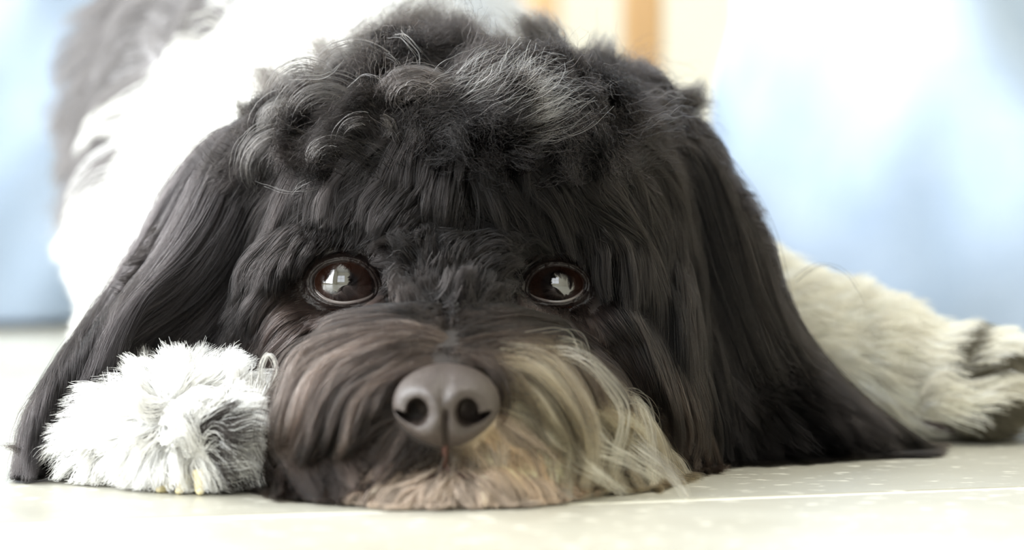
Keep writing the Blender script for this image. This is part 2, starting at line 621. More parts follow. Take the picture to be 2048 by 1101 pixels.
def coat(p, gen=None):
    """base colour of the coat at point(s) p"""
    px, py = PIX(p)
    c = np.tile(BLACK, (len(p), 1))
    y, x, z = p[:, 1], p[:, 0], p[:, 2]
    tg = classify(p)
    # body behind the head: white
    c[(tg == 'trunk') & (y > .105)] = WHITE
    paw = tg == 'paw'
    legr = tg == 'leg'
    c[legr] = CREAM * 1.14
    toe_shade_pads = legr & (inpoly(px, py, [(1895, 690), (1930, 672), (1898, 790), (1858, 790)]) | inpoly(px, py, [(1875, 750), (2030, 715), (2050, 745), (1890, 790)]) | inpoly(px, py, [(1830, 856), (1900, 838), (1960, 815), (2005, 805), (2010, 850), (1980, 900), (1830, 900)]))
    c[toe_shade_pads] = (.15, .135, .10)  # shade between the toes painted in, and the pads' own dark tone
    fl = inpoly(px, py, POLY_FLANK) & (tg == 'trunk')
    c[fl] = (.30, .285, .285)
    # muzzle
    mz = (y < .03) & (py > 560) & (tg == 'head')
    br = mz * smoothstep(600, 700, py) * .8
    c = c + (BROWN - c) * br[:, None]
    tn = mz * smoothstep(935, 985, px) * smoothstep(680, 740, py) * (1 - smoothstep(1180, 1300, px))
    c = c + (TAN - c) * tn[:, None]
    lp_ = mz & inpoly(px, py, [(700, 1060), (715, 1000), (800, 958), (750, 935), (765, 905), (820, 900), (890, 925), (975, 880), (1000, 820), (1050, 860), (1120, 950), (1110, 1060)])
    c[lp_] = PINK * (.75 + .25 * np.clip((py[lp_] - 900) / 90, 0, 1))[:, None]
    lip2 = mz * np.exp(-((px - 1030) / 75.) ** 2 - ((py - 905) / 50.) ** 2)
    c = c + (np.array([.80, .63, .44]) - c) * np.clip(lip2 * 1.5, 0, 1)[:, None]
    # grizzled skin round the eyes
    for ex_, ey_, ew, eh, eY, s in EYES:
        d = np.sqrt(((px - ex_) / (ew * 1.5)) ** 2 + ((py - ey_ - 22) / (eh * 1.75)) ** 2)
        k = (1 - smoothstep(.75, 1.15, d)) * (y < .05)
        c = c + (np.array([.07, .052, .046]) - c) * k[:, None]
    c[paw] = WHITE * 1.02
    return c


def attr_color(me, cols, name='col'):
    a = me.attributes.new(name, 'FLOAT_COLOR', 'POINT')
    a.data.foreach_set('color', np.hstack([cols, np.ones((len(cols), 1))]).astype(np.float32).ravel())


attr_color(bme, coat(V) * .8)
m = bpy.data.materials.new('dog_skin'); m.use_nodes = True
at = m.node_tree.nodes.new('ShaderNodeAttribute'); at.attribute_name = 'col'
b = m.node_tree.nodes['Principled BSDF']; b.inputs['Roughness'].default_value = .75
m.node_tree.links.new(at.outputs['Color'], b.inputs['Base Color'])
bme.materials.clear(); bme.materials.append(m)
bme.shade_smooth()
body = bpy.data.objects.new('dog_body', bme)
COL.objects.link(body)
body.parent = dog; body.matrix_parent_inverse = dog.matrix_world.inverted()


def child(o):
    o.parent = dog
    o.matrix_parent_inverse = dog.matrix_world.inverted()
    return o


CAMP = Vector((0, CAM_Y, CAM_H))


def ymax(py):
    return F * CAM_H / (py - 240) + CAM_Y - .0005 if py > 560 else 9


def cast(px, py):
    d = Vector(P(px, py, 0.25)) - CAMP
    h, n, i, dist = bvh.ray_cast(CAMP, d.normalized())
    return (np.array(h), np.array(n)) if h is not None else (None, None)


# ------------------------------------------------------------------ eyes
def loop(ex_, ey_, ew, eh, s, k=1.0, n=48, dx=0, dy=0):
    out = []
    for i in range(n):
        a = 2 * math.pi * i / n
        cx, cy = math.cos(a), math.sin(a)
        # almond: flatter towards the inner corner (s=+1: inner corner on the image right)
        x = ex_ + dx + ew * k * (abs(cx) ** 1.0) * (1 if cx > 0 else -1)
        y = ey_ + dy - eh * k * cy * (0.94 if cy < 0 else 1.0)
        if s * cx > 0:
            y += eh * .22 * (abs(cx) ** 3) * 1
        out.append((x, y))
    return out


m_eye = bpy.data.materials.new('eyeball'); m_eye.use_nodes = True
nt = m_eye.node_tree; N_, L_ = nt.nodes, nt.links
b = N_['Principled BSDF']
b.inputs['Roughness'].default_value = .02; b.inputs['IOR'].default_value = 1.9
b.inputs['Coat Weight'].default_value = 1; b.inputs['Coat Roughness'].default_value = .0; b.inputs['Coat IOR'].default_value = 1.8
tc = N_.new('ShaderNodeTexCoord')
sep = N_.new('ShaderNodeSeparateXYZ'); L_.new(tc.outputs['Object'], sep.inputs[0])
cmb = N_.new('ShaderNodeCombineXYZ'); L_.new(sep.outputs[0], cmb.inputs[0]); L_.new(sep.outputs[2], cmb.inputs[2])
vl = N_.new('ShaderNodeVectorMath'); vl.operation = 'LENGTH'; L_.new(cmb.outputs[0], vl.inputs[0])
mr = N_.new('ShaderNodeMapRange'); mr.inputs['From Max'].default_value = .01; L_.new(vl.outputs['Value'], mr.inputs['Value'])
cr = N_.new('ShaderNodeValToRGB'); e = cr.color_ramp.elements
e[0].position = 0; e[0].color = (.004, .003, .003, 1)
e[1].position = 1; e[1].color = (.18, .12, .10, 1)
for p_, c_ in ((.36, (.006, .004, .004, 1)), (.42, (.026, .011, .007, 1)), (.66, (.045, .018, .011, 1)), (.72, (.012, .006, .005, 1)), (.84, (.02, .01, .01, 1))):
    q = e.new(p_); q.color = c_
nz = N_.new('ShaderNodeTexNoise'); nz.inputs['Scale'].default_value = 900
mxx = N_.new('ShaderNodeMixRGB'); mxx.blend_type = 'MULTIPLY'; mxx.inputs[0].default_value = .5
L_.new(tc.outputs['Object'], nz.inputs['Vector'])
L_.new(mr.outputs[0], cr.inputs[0]); L_.new(cr.outputs[0], mxx.inputs[1]); L_.new(nz.outputs['Fac'], mxx.inputs[2])
L_.new(mxx.outputs[0], b.inputs['Base Color'])
M_lid = noise_mat('lid_skin', (.016, .011, .010), (.034, .024, .021), 700, .32, bump=.6)
M_wet = mat('tear_film', (.20, .17, .16), .05, IOR=1.5, Coat_Weight=1.0, Coat_Roughness=.03)


def tube(name, pts, rad, m, closed=True, seg=8, parent=dog):
    pts = [np.array(p, float) for p in pts]
    n = len(pts)
    vs, fs = [], []
    for i in range(n):
        a = pts[(i - 1) % n] if closed or i > 0 else pts[0]
        b_ = pts[(i + 1) % n] if closed or i < n - 1 else pts[-1]
        t = unit(b_ - a)
        up = np.array([0, 1., 0])
        s = unit(np.cross(t, up)); u = np.cross(s, t)
        r = rad(i / n) if callable(rad) else rad
        for k in range(seg):
            an = 2 * math.pi * k / seg
            vs.append(pts[i] + (s * math.cos(an) + u * math.sin(an)) * r)
    for i in range(n if closed else n - 1):
        for k in range(seg):
            a, b_ = i * seg + k, i * seg + (k + 1) % seg
            c_, d_ = ((i + 1) % n) * seg + (k + 1) % seg, ((i + 1) % n) * seg + k
            fs.append((a, b_, c_, d_))
    if not closed:
        fs.append(tuple(range(seg - 1, -1, -1))); fs.append(tuple(range((n - 1) * seg, n * seg)))
    return mesh(name, vs, fs, m, parent)


def on_sphere(px, py, C, R):
    o = np.array([0, CAM_Y, CAM_H]); d = unit(P(px, py, .1) - o)
    oc = o - C
    B_ = oc @ d; Cc = oc @ oc - R * R
    disc = B_ * B_ - Cc
    if disc < 0:
        t = -B_
        p = o + d * t
        return C + unit(p - C) * R
    return o + d * (-B_ - math.sqrt(disc))


lid_lower = []
for ex_, ey_, ew, eh, eY, s in EYES:
    C = P(ex_, ey_, eY)
    me = bpy.data.meshes.new('eye')
    bm = bmesh.new(); bmesh.ops.create_uvsphere(bm, u_segments=64, v_segments=40, radius=ER)
    for v in bm.verts:                        # slight corneal bulge
        rr = math.hypot(v.co.x, v.co.z)
        if v.co.y < 0:
            v.co.y -= .0009 * math.exp(-(rr / .0055) ** 2)
    bm.to_mesh(me); bm.free(); me.materials.append(m_eye); me.shade_smooth()
    eo = bpy.data.objects.new('eye', me); COL.objects.link(eo); eo.location = C
    # gaze: turned a little up and towards the lens
    child(eo)
    # eyelid skin from the lid rim out to the coat
    ks = (0.99, 1.06, 1.16, 1.30, 1.50, 1.75)
    rings = []
    for ki, k in enumerate(ks):
        ring = []
        for (x, y) in loop(ex_, ey_, ew, eh, s, k):
            ps = on_sphere(x, y, C, ER + .0002 + .0007 * min(ki, 2))
            h, nn = cast(x, y)
            if h is None: h = ps
            f = [0, 0, .12, .45, .85, 1][ki]
            q = ps * (1 - f) + (h + np.array([0, -.0004 if ki < 5 else .001, 0])) * f
            ring.append(q)
        rings.append(ring)
    vs = [q for r in rings for q in r]; n = len(rings[0])
    fs = [(i * n + j, i * n + (j + 1) % n, (i + 1) * n + (j + 1) % n, (i + 1) * n + j) for i in range(len(ks) - 1) for j in range(n)]
    mesh('eyelid', vs, fs, M_lid, dog)
    rim = [on_sphere(x, y, C, ER + .00035) for x, y in loop(ex_, ey_, ew, eh, s, 1.0)]
    tube('lid_rim', rim, .00055, M_lid, True)
    # wet line along the lower lid
    low = [on_sphere(x, y, C, ER + .00025) for x, y in loop(ex_, ey_, ew, eh, s, .93, 60)[33:58]]
    t_ = tube('tear_line', low, lambda u: .00012 + .00045 * math.sin(math.pi * min(1, max(0, u * 1.02))) ** .7, M_wet, False)
    t_['label'] = 'wet glistening line along the lower lid'
    top = [on_sphere(x, y, C, ER + .0003) for x, y in loop(ex_, ey_, ew, eh, s, .955, 60)[4:26]]
    tube('tear_line', top, .00014, M_wet, False)

# ------------------------------------------------------------------ nose
M_nose = noise_mat('nose_leather', (.046, .034, .028), (.062, .047, .040), 900, .46, bump=.35)
NX, NY = 893, 812
NYc = -.050
nd = NYc - CAM_Y
sc_ = nd / F
nu_, nv_ = 150, 130
vs, fs = [], []
for i in range(nv_ + 1):
    for j in range(nu_ + 1):
        u = -1.25 + 2.5 * j / nu_; v = -1.25 + 2.5 * i / nv_
        # disc map
        a = math.atan2(v, u); r = max(abs(u), abs(v)) / 1.25
        r = r ** .9
        th = r * 1.75
        hx, hz, dep = math.sin(th) * math.cos(a), math.sin(th) * math.sin(a), math.cos(th)
        # outline: wide above, narrowing to a rounded point below
        wx = 107 * (1.0 + .06 * hz) if hz > 0 else 107 * (1 - .30 * abs(hz) ** 1.7)
        wz = 84
        x = hx * wx; zz = hz * wz
        y_ = -dep * .0135
        # nostrils: a round hole with a slit trailing outwards and down
        cut = 0; bulge = 0
        for sgn, cx0 in ((-1, -55), (1, 42)):
            dx, dz = (x - cx0), (zz + 4)
            d1 = math.hypot(dx / 22, dz / 27)
            ox = sgn * dx
            d2 = math.hypot((ox - 22) / 24, (dz + 17 - max(0, ox - 14) * .45) / 8.5)
            d = min(d1, d2)
            cut = max(cut, 1 - smoothstep(.62, 1.18, d))
            bulge = max(bulge, math.exp(-(math.hypot(dx / 46, dz / 46) - 1) ** 2 / .12))
        y_ -= .0016 * bulge
        y_ += .009 * cut
        if zz < 12:
            y_ += .0028 * math.exp(-(x / 5.0) ** 2) * float(smoothstep(12, -12, zz))
        y_ += .0012 * math.exp(-(x / 16.0) ** 2)
        vs.append((( NX - 1024 + x) * sc_, NYc + y_, CAM_H - (NY - 240 - zz) * sc_))
for i in range(nv_):
    for j in range(nu_):
        a = i * (nu_ + 1) + j
        fs.append((a, a + 1, a + nu_ + 2, a + nu_ + 1))
nose = mesh('nose', vs, fs, M_nose, dog)
nose['label'] = 'dark grey leathery nose with two comma shaped nostrils'
M_mouth = mat('mouth_line', (.10, .045, .035), .5)
for pts in ([(889, 880), (890, 905), (889, 935)], [(889, 932), (870, 950), (830, 962), (770, 985)], [(889, 932), (910, 950), (960, 962), (1040, 990)]):
    q = []
    for x, y in pts:
        h, n = cast(x, y)
        q.append(h + n * .0002 if h is not None else P(x, y, -.045))
    tube('lip_line', resample(q, 12), .0007, M_mouth, False)

# ------------------------------------------------------------------ paw details
M_claw = mat('claw', (.80, .70, .42), .35)
M_pad = noise_mat('paw_pad', (.09, .07, .07), (.14, .11, .11), 500, .6, bump=.5)


def claw(px, py, Y, dirv, ln, r, m=M_claw):
    p0 = P(px, py, Y)
    d = unit(np.array(dirv, float))
    pts = [p0 + d * ln * t + np.array([0, -.15, -.35]) * ln * t * t for t in np.linspace(0, 1, 9)]
    for p in pts: p[2] = max(p[2], r * .6)
    return tube('claw', pts, lambda u: r * (1.05 - u) ** .6 + .0001, m, False, 10)


claw(398, 942, -.024, (.1, -.3, -.95), .0062, .0016)
claw(372, 952, -.022, (-.3, -.4, -.7), .005, .0015)
claw(345, 962, -.018, (-.5, -.5, -.4), .005, .0014)


def pad(px, py, Y, rx, ry, rz):
    v = iv * np.array([rx, ry, rz]) + P(px, py, Y)
    v[:, 2] = np.maximum(v[:, 2], .0004)
    return mesh('paw_pad', v, if_, M_pad, dog)


pad(430, 900, -.018, .0055, .0045, .0035)
pad(470, 955, -.012, .006, .005, .004)
pad(508, 968, -.004, .006, .005, .004)
pad(1900, 838, .094, .008, .006, .0042)
pad(1958, 828, .092, .007, .005, .004)

# ------------------------------------------------------------------ fur machinery
tri = np.zeros(len(bme.polygons) * 4, int)
polys = [tuple(p.vertices) for p in bme.polygons]
T = np.array([(p[0], p[1], p[2]) for p in polys] + [(p[0], p[2], p[3]) for p in polys if len(p) == 4])
a_, b_, c_ = V[T[:, 0]], V[T[:, 1]], V[T[:, 2]]
TN = np.cross(b_ - a_, c_ - a_); TA = np.linalg.norm(TN, axis=1) / 2; TN = unit(TN)
# smooth the normals a little by using vertex normals
VN = np.zeros_like(V)
for k in range(3):
    np.add.at(VN, T[:, k], TN * TA[:, None])
VN = unit(VN)
TC = (a_ + b_ + c_) / 3
TPX, TPY = PIX(TC)
TH = unit(TC - np.array([0, CAM_Y, CAM_H]))
FACE = -(TN * TH).sum(1)                # towards the lens: > 0


def roots(mask, n):
    w = TA * mask
    p = w / w.sum()
    i = rng.choice(len(T), size=n, p=p)
    r1, r2 = np.sqrt(rng.random(n)), rng.random(n)
    u, v, w_ = 1 - r1, r1 * (1 - r2), r1 * r2
    q = V[T[i, 0]] * u[:, None] + V[T[i, 1]] * v[:, None] + V[T[i, 2]] * w_[:, None]
    nn = unit(VN[T[i, 0]] * u[:, None] + VN[T[i, 1]] * v[:, None] + VN[T[i, 2]] * w_[:, None])
    return q, nn


def lift_guide(pts, n):
    """(px,py,lift_mm[,Y]) -> n points in space"""
    out = []
    Y = None
    for q in pts:
        px, py, l = q[0], q[1], q[2] / 1000
        if len(q) > 3:
            Y = q[3]; p = P(px, py, Y)
        else:
            h, nn = cast(px, py)
            if h is not None and (Y is None or abs(h[1] - Y) < .03):
                p = h + nn * l
                Y = p[1]
            else:
                if Y is None: Y = .05
                p = P(px, py, Y)
        ym = ymax(py)
        if p[1] > ym:
            p = P(px, py, ym); Y = ym
        out.append(p)
    return resample(np.array(out), n)


def by_guides(R, Nn, G, lscale, k=4, layer=None, prof=.6):
    """interpolate the guides for every root"""
    n, m_ = len(R), G.shape[1]
    G0 = G[:, 0]
    S_ = G - G0[:, None]
    out = np.empty((n, m_, 3))
    for s in range(0, n, 20000):
        r = R[s:s + 20000]
        d = ((r[:, None] - G0[None]) ** 2).sum(2)
        kk = min(k, len(G))
        idx = np.argpartition(d, kk - 1, axis=1)[:, :kk]
        dd = np.take_along_axis(d, idx, 1)
        w = 1 / (dd + (.002) ** 2) ** 1.5
        w /= w.sum(1, keepdims=True)
        out[s:s + 20000] = (S_[idx] * w[..., None, None]).sum(1)
    out *= lscale[:, None, None]
    out += R[:, None]
    if layer is not None:
        t = np.linspace(0, 1, m_) ** prof
        out += Nn[:, None] * (layer[:, None] * t)[..., None]
    return out


def by_field(R, Nn, length, m_, fn):
    out = np.empty((len(R), m_, 3)); out[:, 0] = R
    p = R.copy()
    for i in range(1, m_):
        t = (i - .5) / (m_ - 1)
        d = unit(fn(p, Nn, t))
        p = p + d * (length / (m_ - 1))[:, None]
        out[:, i] = p
    return out


def clump(X, per, strength, pw=1.2, seed=0, wander=0.0):
    """pull strands towards their lock's centre strand"""
    n, m_ = X.shape[:2]
    nc = max(2, n // per)
    cidx = rng.choice(n, nc, replace=False)
    kd = KDTree(nc)
    for i, c in enumerate(cidx): kd.insert(X[c, 0], i)
    kd.balance()
    own = np.array([kd.find(X[i, 0])[1] for i in range(n)])
    t = np.linspace(0, 1, m_) ** pw
    st = strength * rng.uniform(.6, 1.1, nc)
    C = X[cidx][own]
    Cc = C
    # keep each strand's own length: aim at the centre's shape
    X = X + (Cc - X) * np.clip(st[own][:, None] * t, 0, .97)[..., None]
    return X, own, nc


def curl(X, own, nc, amp, turns, phase_jit=.4):
    n, m_ = X.shape[:2]
    ax = unit(X[:, -1] - X[:, 0])
    ref = np.array([0.3, 1., 0.2]); u = unit(np.cross(ax, ref)); v = np.cross(ax, u)
    ph = rng.uniform(0, 6.28, nc)[own] + rng.normal(0, phase_jit, n)
    am = amp * rng.uniform(.3, 1.2, nc)[own]
    tr = turns * rng.uniform(.6, 1.3, nc)[own]
    t = np.linspace(0, 1, m_)
    a = ph[:, None] + 6.283 * tr[:, None] * t
    e_ = am[:, None] * t ** .8
    off = (np.cos(a) - np.cos(ph)[:, None])[..., None] * u[:, None] + (np.sin(a) - np.sin(ph)[:, None])[..., None] * v[:, None]
    return X + off * e_[..., None]


def frizz(X, amp):
    n, m_ = X.shape[:2]
    w = rng.normal(0, 1, (n, m_, 3)); w[:, 0] = 0
    w = np.cumsum(w, 1) / math.sqrt(m_)
    return X + w * (amp if np.isscalar(amp) else amp[:, None, None])


def keep_off_eyes(X, pad=1.0):
    """drop strands that would cross an eye"""
    px, py = PIX(X)
    bad = np.zeros(len(X), bool)
    for ex_, ey_, ew, eh, eY, s in EYES:
        d = ((px - ex_) / (ew * pad)) ** 2 + ((py - ey_) / (eh * pad)) ** 2
        bad |= ((d < 1.08) & (X[..., 1] < eY + .003)).any(1)
    return ~bad


OUTLINE = [(482, 250), (395, 295), (335, 375), (295, 450), (245, 530), (190, 620), (120, 710), (62, 800), (36, 880), (26, 1040),
           (1890, 1040), (1890, 905), (1800, 850), (1725, 790), (1645, 710), (1600, 640), (1578, 560), (1556, 470), (1525, 400), (1475, 330), (1415, 270), (1398, 230),
           (1385, 190), (1345, 150), (1290, 130), (1235, 105), (1170, 100), (1120, 85), (1060, 90), (1010, 105), (960, 75), (925, 42), (880, 28), (820, 35),
           (770, 60), (715, 85), (650, 130), (590, 155), (530, 180), (495, 210)]


def inside_outline(X, soft=9):
    px, py = PIX(X)
    e = (np.abs(rng.normal(0, soft, len(X))) - 6)[:, None]
    dx, dy = px - 940, py - 560
    r = np.hypot(dx, dy) + 1
    return inpoly(px - dx / r * e, py - dy / r * e, OUTLINE).all(1)


NS = 0


def fur(name, X, col, r0, m_, tip=.25, label=None, jitter=.25, tipcol=None):
    """write a hair object"""
    global NS
    n, k = X.shape[:2]
    NS += n
    X = X.copy()
    X[..., 2] = np.maximum(X[..., 2], .0004 + rng.random(n)[:, None] * .0012)
    cu = bpy.data.hair_curves.new(name)
    cu.add_curves([k] * n)
    cu.attributes['position'].data.foreach_set('vector', X.astype(np.float32).ravel())
    t = np.linspace(0, 1, k)
    ra = (np.ones(n) * r0 * rng.uniform(.7, 1.3, n))[:, None] * (1 - (1 - tip) * t ** 1.6)
    a = cu.attributes.new('radius', 'FLOAT', 'POINT') if 'radius' not in cu.attributes else cu.attributes['radius']
    a.data.foreach_set('value', ra.astype(np.float32).ravel())
    c = col * np.exp(rng.normal(0, jitter, n))[:, None]
    c = np.clip(c, 0, .96)
    c = np.repeat(c[:, None], k, 1)
    if tipcol is not None:
        c = c + (np.array(tipcol) - c) * (t ** 2)[None, :, None]
    cc = np.concatenate([c, np.ones((n, k, 1))], 2).astype(np.float32)
    a = cu.attributes.new('col', 'FLOAT_COLOR', 'POINT')
    a.data.foreach_set('color', cc.ravel())
    cu.materials.append(m_)
    o = bpy.data.objects.new(name, cu)
    COL.objects.link(o)
    child(o)
    o['kind'] = 'stuff'
    if label: o['label'] = label
    return o


def hair_mat(name, rough, radial, coat=0.0, ior=1.55):
    m = bpy.data.materials.new(name); m.use_nodes = True
    nt = m.node_tree; nt.nodes.clear()
    out = nt.nodes.new('ShaderNodeOutputMaterial')
    h = nt.nodes.new('ShaderNodeBsdfHairPrincipled')
    h.model = 'CHIANG'; h.parametrization = 'COLOR'
    h.inputs['Roughness'].default_value = rough
    h.inputs['Radial Roughness'].default_value = radial
    h.inputs['IOR'].default_value = ior
    h.inputs['Random Roughness'].default_value = .2
    at = nt.nodes.new('ShaderNodeAttribute'); at.attribute_name = 'col'
    nt.links.new(at.outputs['Color'], h.inputs['Color'])
    nt.links.new(h.outputs[0], out.inputs[0])
    return m


def soft_hair(name):
    m = bpy.data.materials.new(name); m.use_nodes = True
    nt = m.node_tree; nt.nodes.clear()
    out = nt.nodes.new('ShaderNodeOutputMaterial')
    d = nt.nodes.new('ShaderNodeBsdfDiffuse'); tl = nt.nodes.new('ShaderNodeBsdfTranslucent')
    mx = nt.nodes.new('ShaderNodeMixShader'); mx.inputs[0].default_value = .3
    at = nt.nodes.new('ShaderNodeAttribute'); at.attribute_name = 'col'
    nt.links.new(at.outputs['Color'], d.inputs[0]); nt.links.new(at.outputs['Color'], tl.inputs[0])
    nt.links.new(d.outputs[0], mx.inputs[1]); nt.links.new(tl.outputs[0], mx.inputs[2]); nt.links.new(mx.outputs[0], out.inputs[0])
    return m


M_dark = hair_mat('dark_hair', .34, .5, ior=1.27)
M_pale = soft_hair('pale_hair')


def vary(c, own, nc, s=.3):
    return c * np.exp(rng.normal(0, s, nc))[own][:, None]


def truncs(G, n, starts=(.18, .36, .55, .72)):
    """guides also for roots part of the way down"""
    out = [G]
    m_ = G.shape[1]
    for f in starts:
        i = int(f * (m_ - 1))
        out.append(np.array([resample(g[i:], n) for g in G]))
    return np.vstack(out)


TAGS = classify(TC)
ONHEAD = (TC[:, 1] < .115) & ((TAGS == 'head') | (TAGS == 'ear') | (TAGS == 'trunk'))
NOPAW = TAGS != 'paw'
NOLEG = TAGS != 'leg'

# ---- body coat
mask = (TC[:, 1] > .10) & (TC[:, 2] > .006) & (TAGS == 'trunk')
mask = mask & ((FACE > -.3) | (TC[:, 2] > .1))
R, Nn = roots(mask * (1 + 2 * (TPX > 1400)), 34000)
L = rng.uniform(.012, .022, len(R)) * np.where((PIX(R)[0] > 1400), .55, 1.0)
X = by_field(R, Nn, L, 6, lambda p, n, t: n * (.75 - .5 * t) + np.array([-.15, .15, -.7]) * (.5 + t) + .35 * vnoise(p, 55))
X, own, nc = clump(X, 30, .7)
X = frizz(X, .0006)
fur('body_fur', X, vary(coat(R), own, nc, .08), .00016, M_pale, .3, 'shaggy white coat with a grey patch on the flank', .08)

# reaching foreleg: silky hair swept to the toes
mask = (TPX > 1400) & (TAGS == 'leg')
R, Nn = roots(mask, 30000)
L = rng.uniform(.008, .015, len(R))
X = by_field(R, Nn, L, 6, lambda p, n, t: n * (.7 - .5 * t) + np.array([.8, -.05, .22 - .6 * t]) + .35 * vnoise(p, 90))
X, own, nc = clump(X, 24, .35)
fur('leg_fur', frizz(X, .0003), vary(coat(R), own, nc, .08), .0001, M_pale, .3, 'cream hair on the outstretched foreleg', .1)

# ---- paw in front
mask = (TPY > 560) & (TAGS == 'paw') & (TC[:, 2] > .003)
R, Nn = roots(mask, 70000)
L = rng.uniform(.006, .0125, len(R))
px, py = PIX(R)
low = smoothstep(870, 960, py)


def pawf(p, n, t):
    qx, qy = PIX(p)
    u = np.clip((qx - 360) / 190, -1, 1)
    up = smoothstep(900, 760, qy)
    out = np.stack([u, np.zeros(len(p)), .25 + .5 * up - .9 * (qy > 900) - .3 * np.abs(u)], 1)
    return n * (.55 - .35 * t) + out * (.5 + .4 * t) + np.array([0, -.05, -.1 - .35 * t]) + .5 * vnoise(p, 150)


X = by_field(R, Nn, L * (1 - .35 * low), 7, pawf)
X, own, nc = clump(X, 60, .7, 1.0)
X = frizz(X, .0007)
c = coat(R)
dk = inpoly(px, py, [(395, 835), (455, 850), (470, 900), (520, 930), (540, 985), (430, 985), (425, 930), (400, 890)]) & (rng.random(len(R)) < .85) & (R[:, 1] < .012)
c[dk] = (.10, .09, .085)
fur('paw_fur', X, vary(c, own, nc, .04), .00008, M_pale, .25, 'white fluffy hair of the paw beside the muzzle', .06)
# long feathering strands that fall between the toes
G = np.array([lift_guide(g, 9) for g in [
    [(520, 800, 2, -.012), (500, 850, 3, -.017), (470, 900, 3, -.020), (455, 960, 1, -.020)],
    [(535, 810, 2, -.010), (520, 870, 3, -.015), (510, 930, 3, -.017), (545, 985, 1, -.018)],
    [(480, 780, 3, -.010), (490, 840, 5, -.016), (515, 880, 5, -.018), (520, 920, 3, -.018)],
    [(440, 820, 2, -.014), (400, 835, 3, -.020), (420, 870, 3, -.022), (445, 905, 1, -.020)],
    [(400, 890, 2, -.018), (440, 930, 3, -.024), (500, 925, 3, -.022), (540, 950, 1, -.018)]]])
R = np.repeat(G[:, 0], 260, 0) + rng.normal(0, .0022, (len(G) * 260, 3)) * (1, .5, 1)
X = by_guides(R, R * 0, G, rng.uniform(.7, 1.1, len(R)), 2)
X, own, nc = clump(X, 60, .8)
fur('feathering', frizz(X, .0006), np.tile(WHITE, (len(R), 1)) * .95, .0001, M_pale, .25, 'long white wisps between the toes', .08)
# the tied-off loop of hair at the paw's edge
lp = lift_guide([(540, 785, 0, -.012), (552, 760, 0, -.013), (550, 730, 0, -.013), (536, 710, 0, -.013), (522, 735, 0, -.012), (524, 765, 0, -.011), (536, 790, 0, -.010)], 22)
X = np.repeat(lp[None], 16, 0) + rng.normal(0, .00022, (16, 1, 3)) + np.cumsum(rng.normal(0, .00006, (16, 22, 3)), 1)
fur('hair_loop', X, np.tile((.75, .73, .68), (16, 1)), .00007, M_pale, .5)

# ---- short undercoat everywhere on the head
mask = ONHEAD & NOPAW & NOLEG & (TC[:, 2] > .003)
R, Nn = roots(mask, 60000)


def faceflow(p, n, t):
    qx, qy = PIX(p)
    dx = (qx - 900) / 300
    d = np.stack([np.sign(dx) * np.minimum(np.abs(dx), 1) * .8, np.zeros(len(p)), -np.ones(len(p)) * .9], 1)
    up = (np.exp(-((qx - 905) / 90.) ** 2 - ((qy - 540) / 70.) ** 2))[:, None]
    d = d * (1 - up) + np.array([0, 0, 1.0]) * up
    return n * (.55 - .35 * t) + d * .8 + .35 * vnoise(p, 110)


X = by_field(R, Nn, rng.uniform(.004, .0085, len(R)), 5, faceflow)
ok = keep_off_eyes(X, 1.12)
nx, ny = PIX(X)
ok &= ~((((nx - NX) / 112) ** 2 + ((ny - NY) / 92) ** 2 < 1).any(1) & (X[:, 0, 1] < .0))
ok &= inside_outline(X, 5)
X, R, Nn = X[ok], R[ok], Nn[ok]
X, own, nc = clump(X, 20, .6)
fur('undercoat', frizz(X, .0003), vary(coat(R), own, nc, .25), .00011, M_dark, .35, 'short dark undercoat of the head')

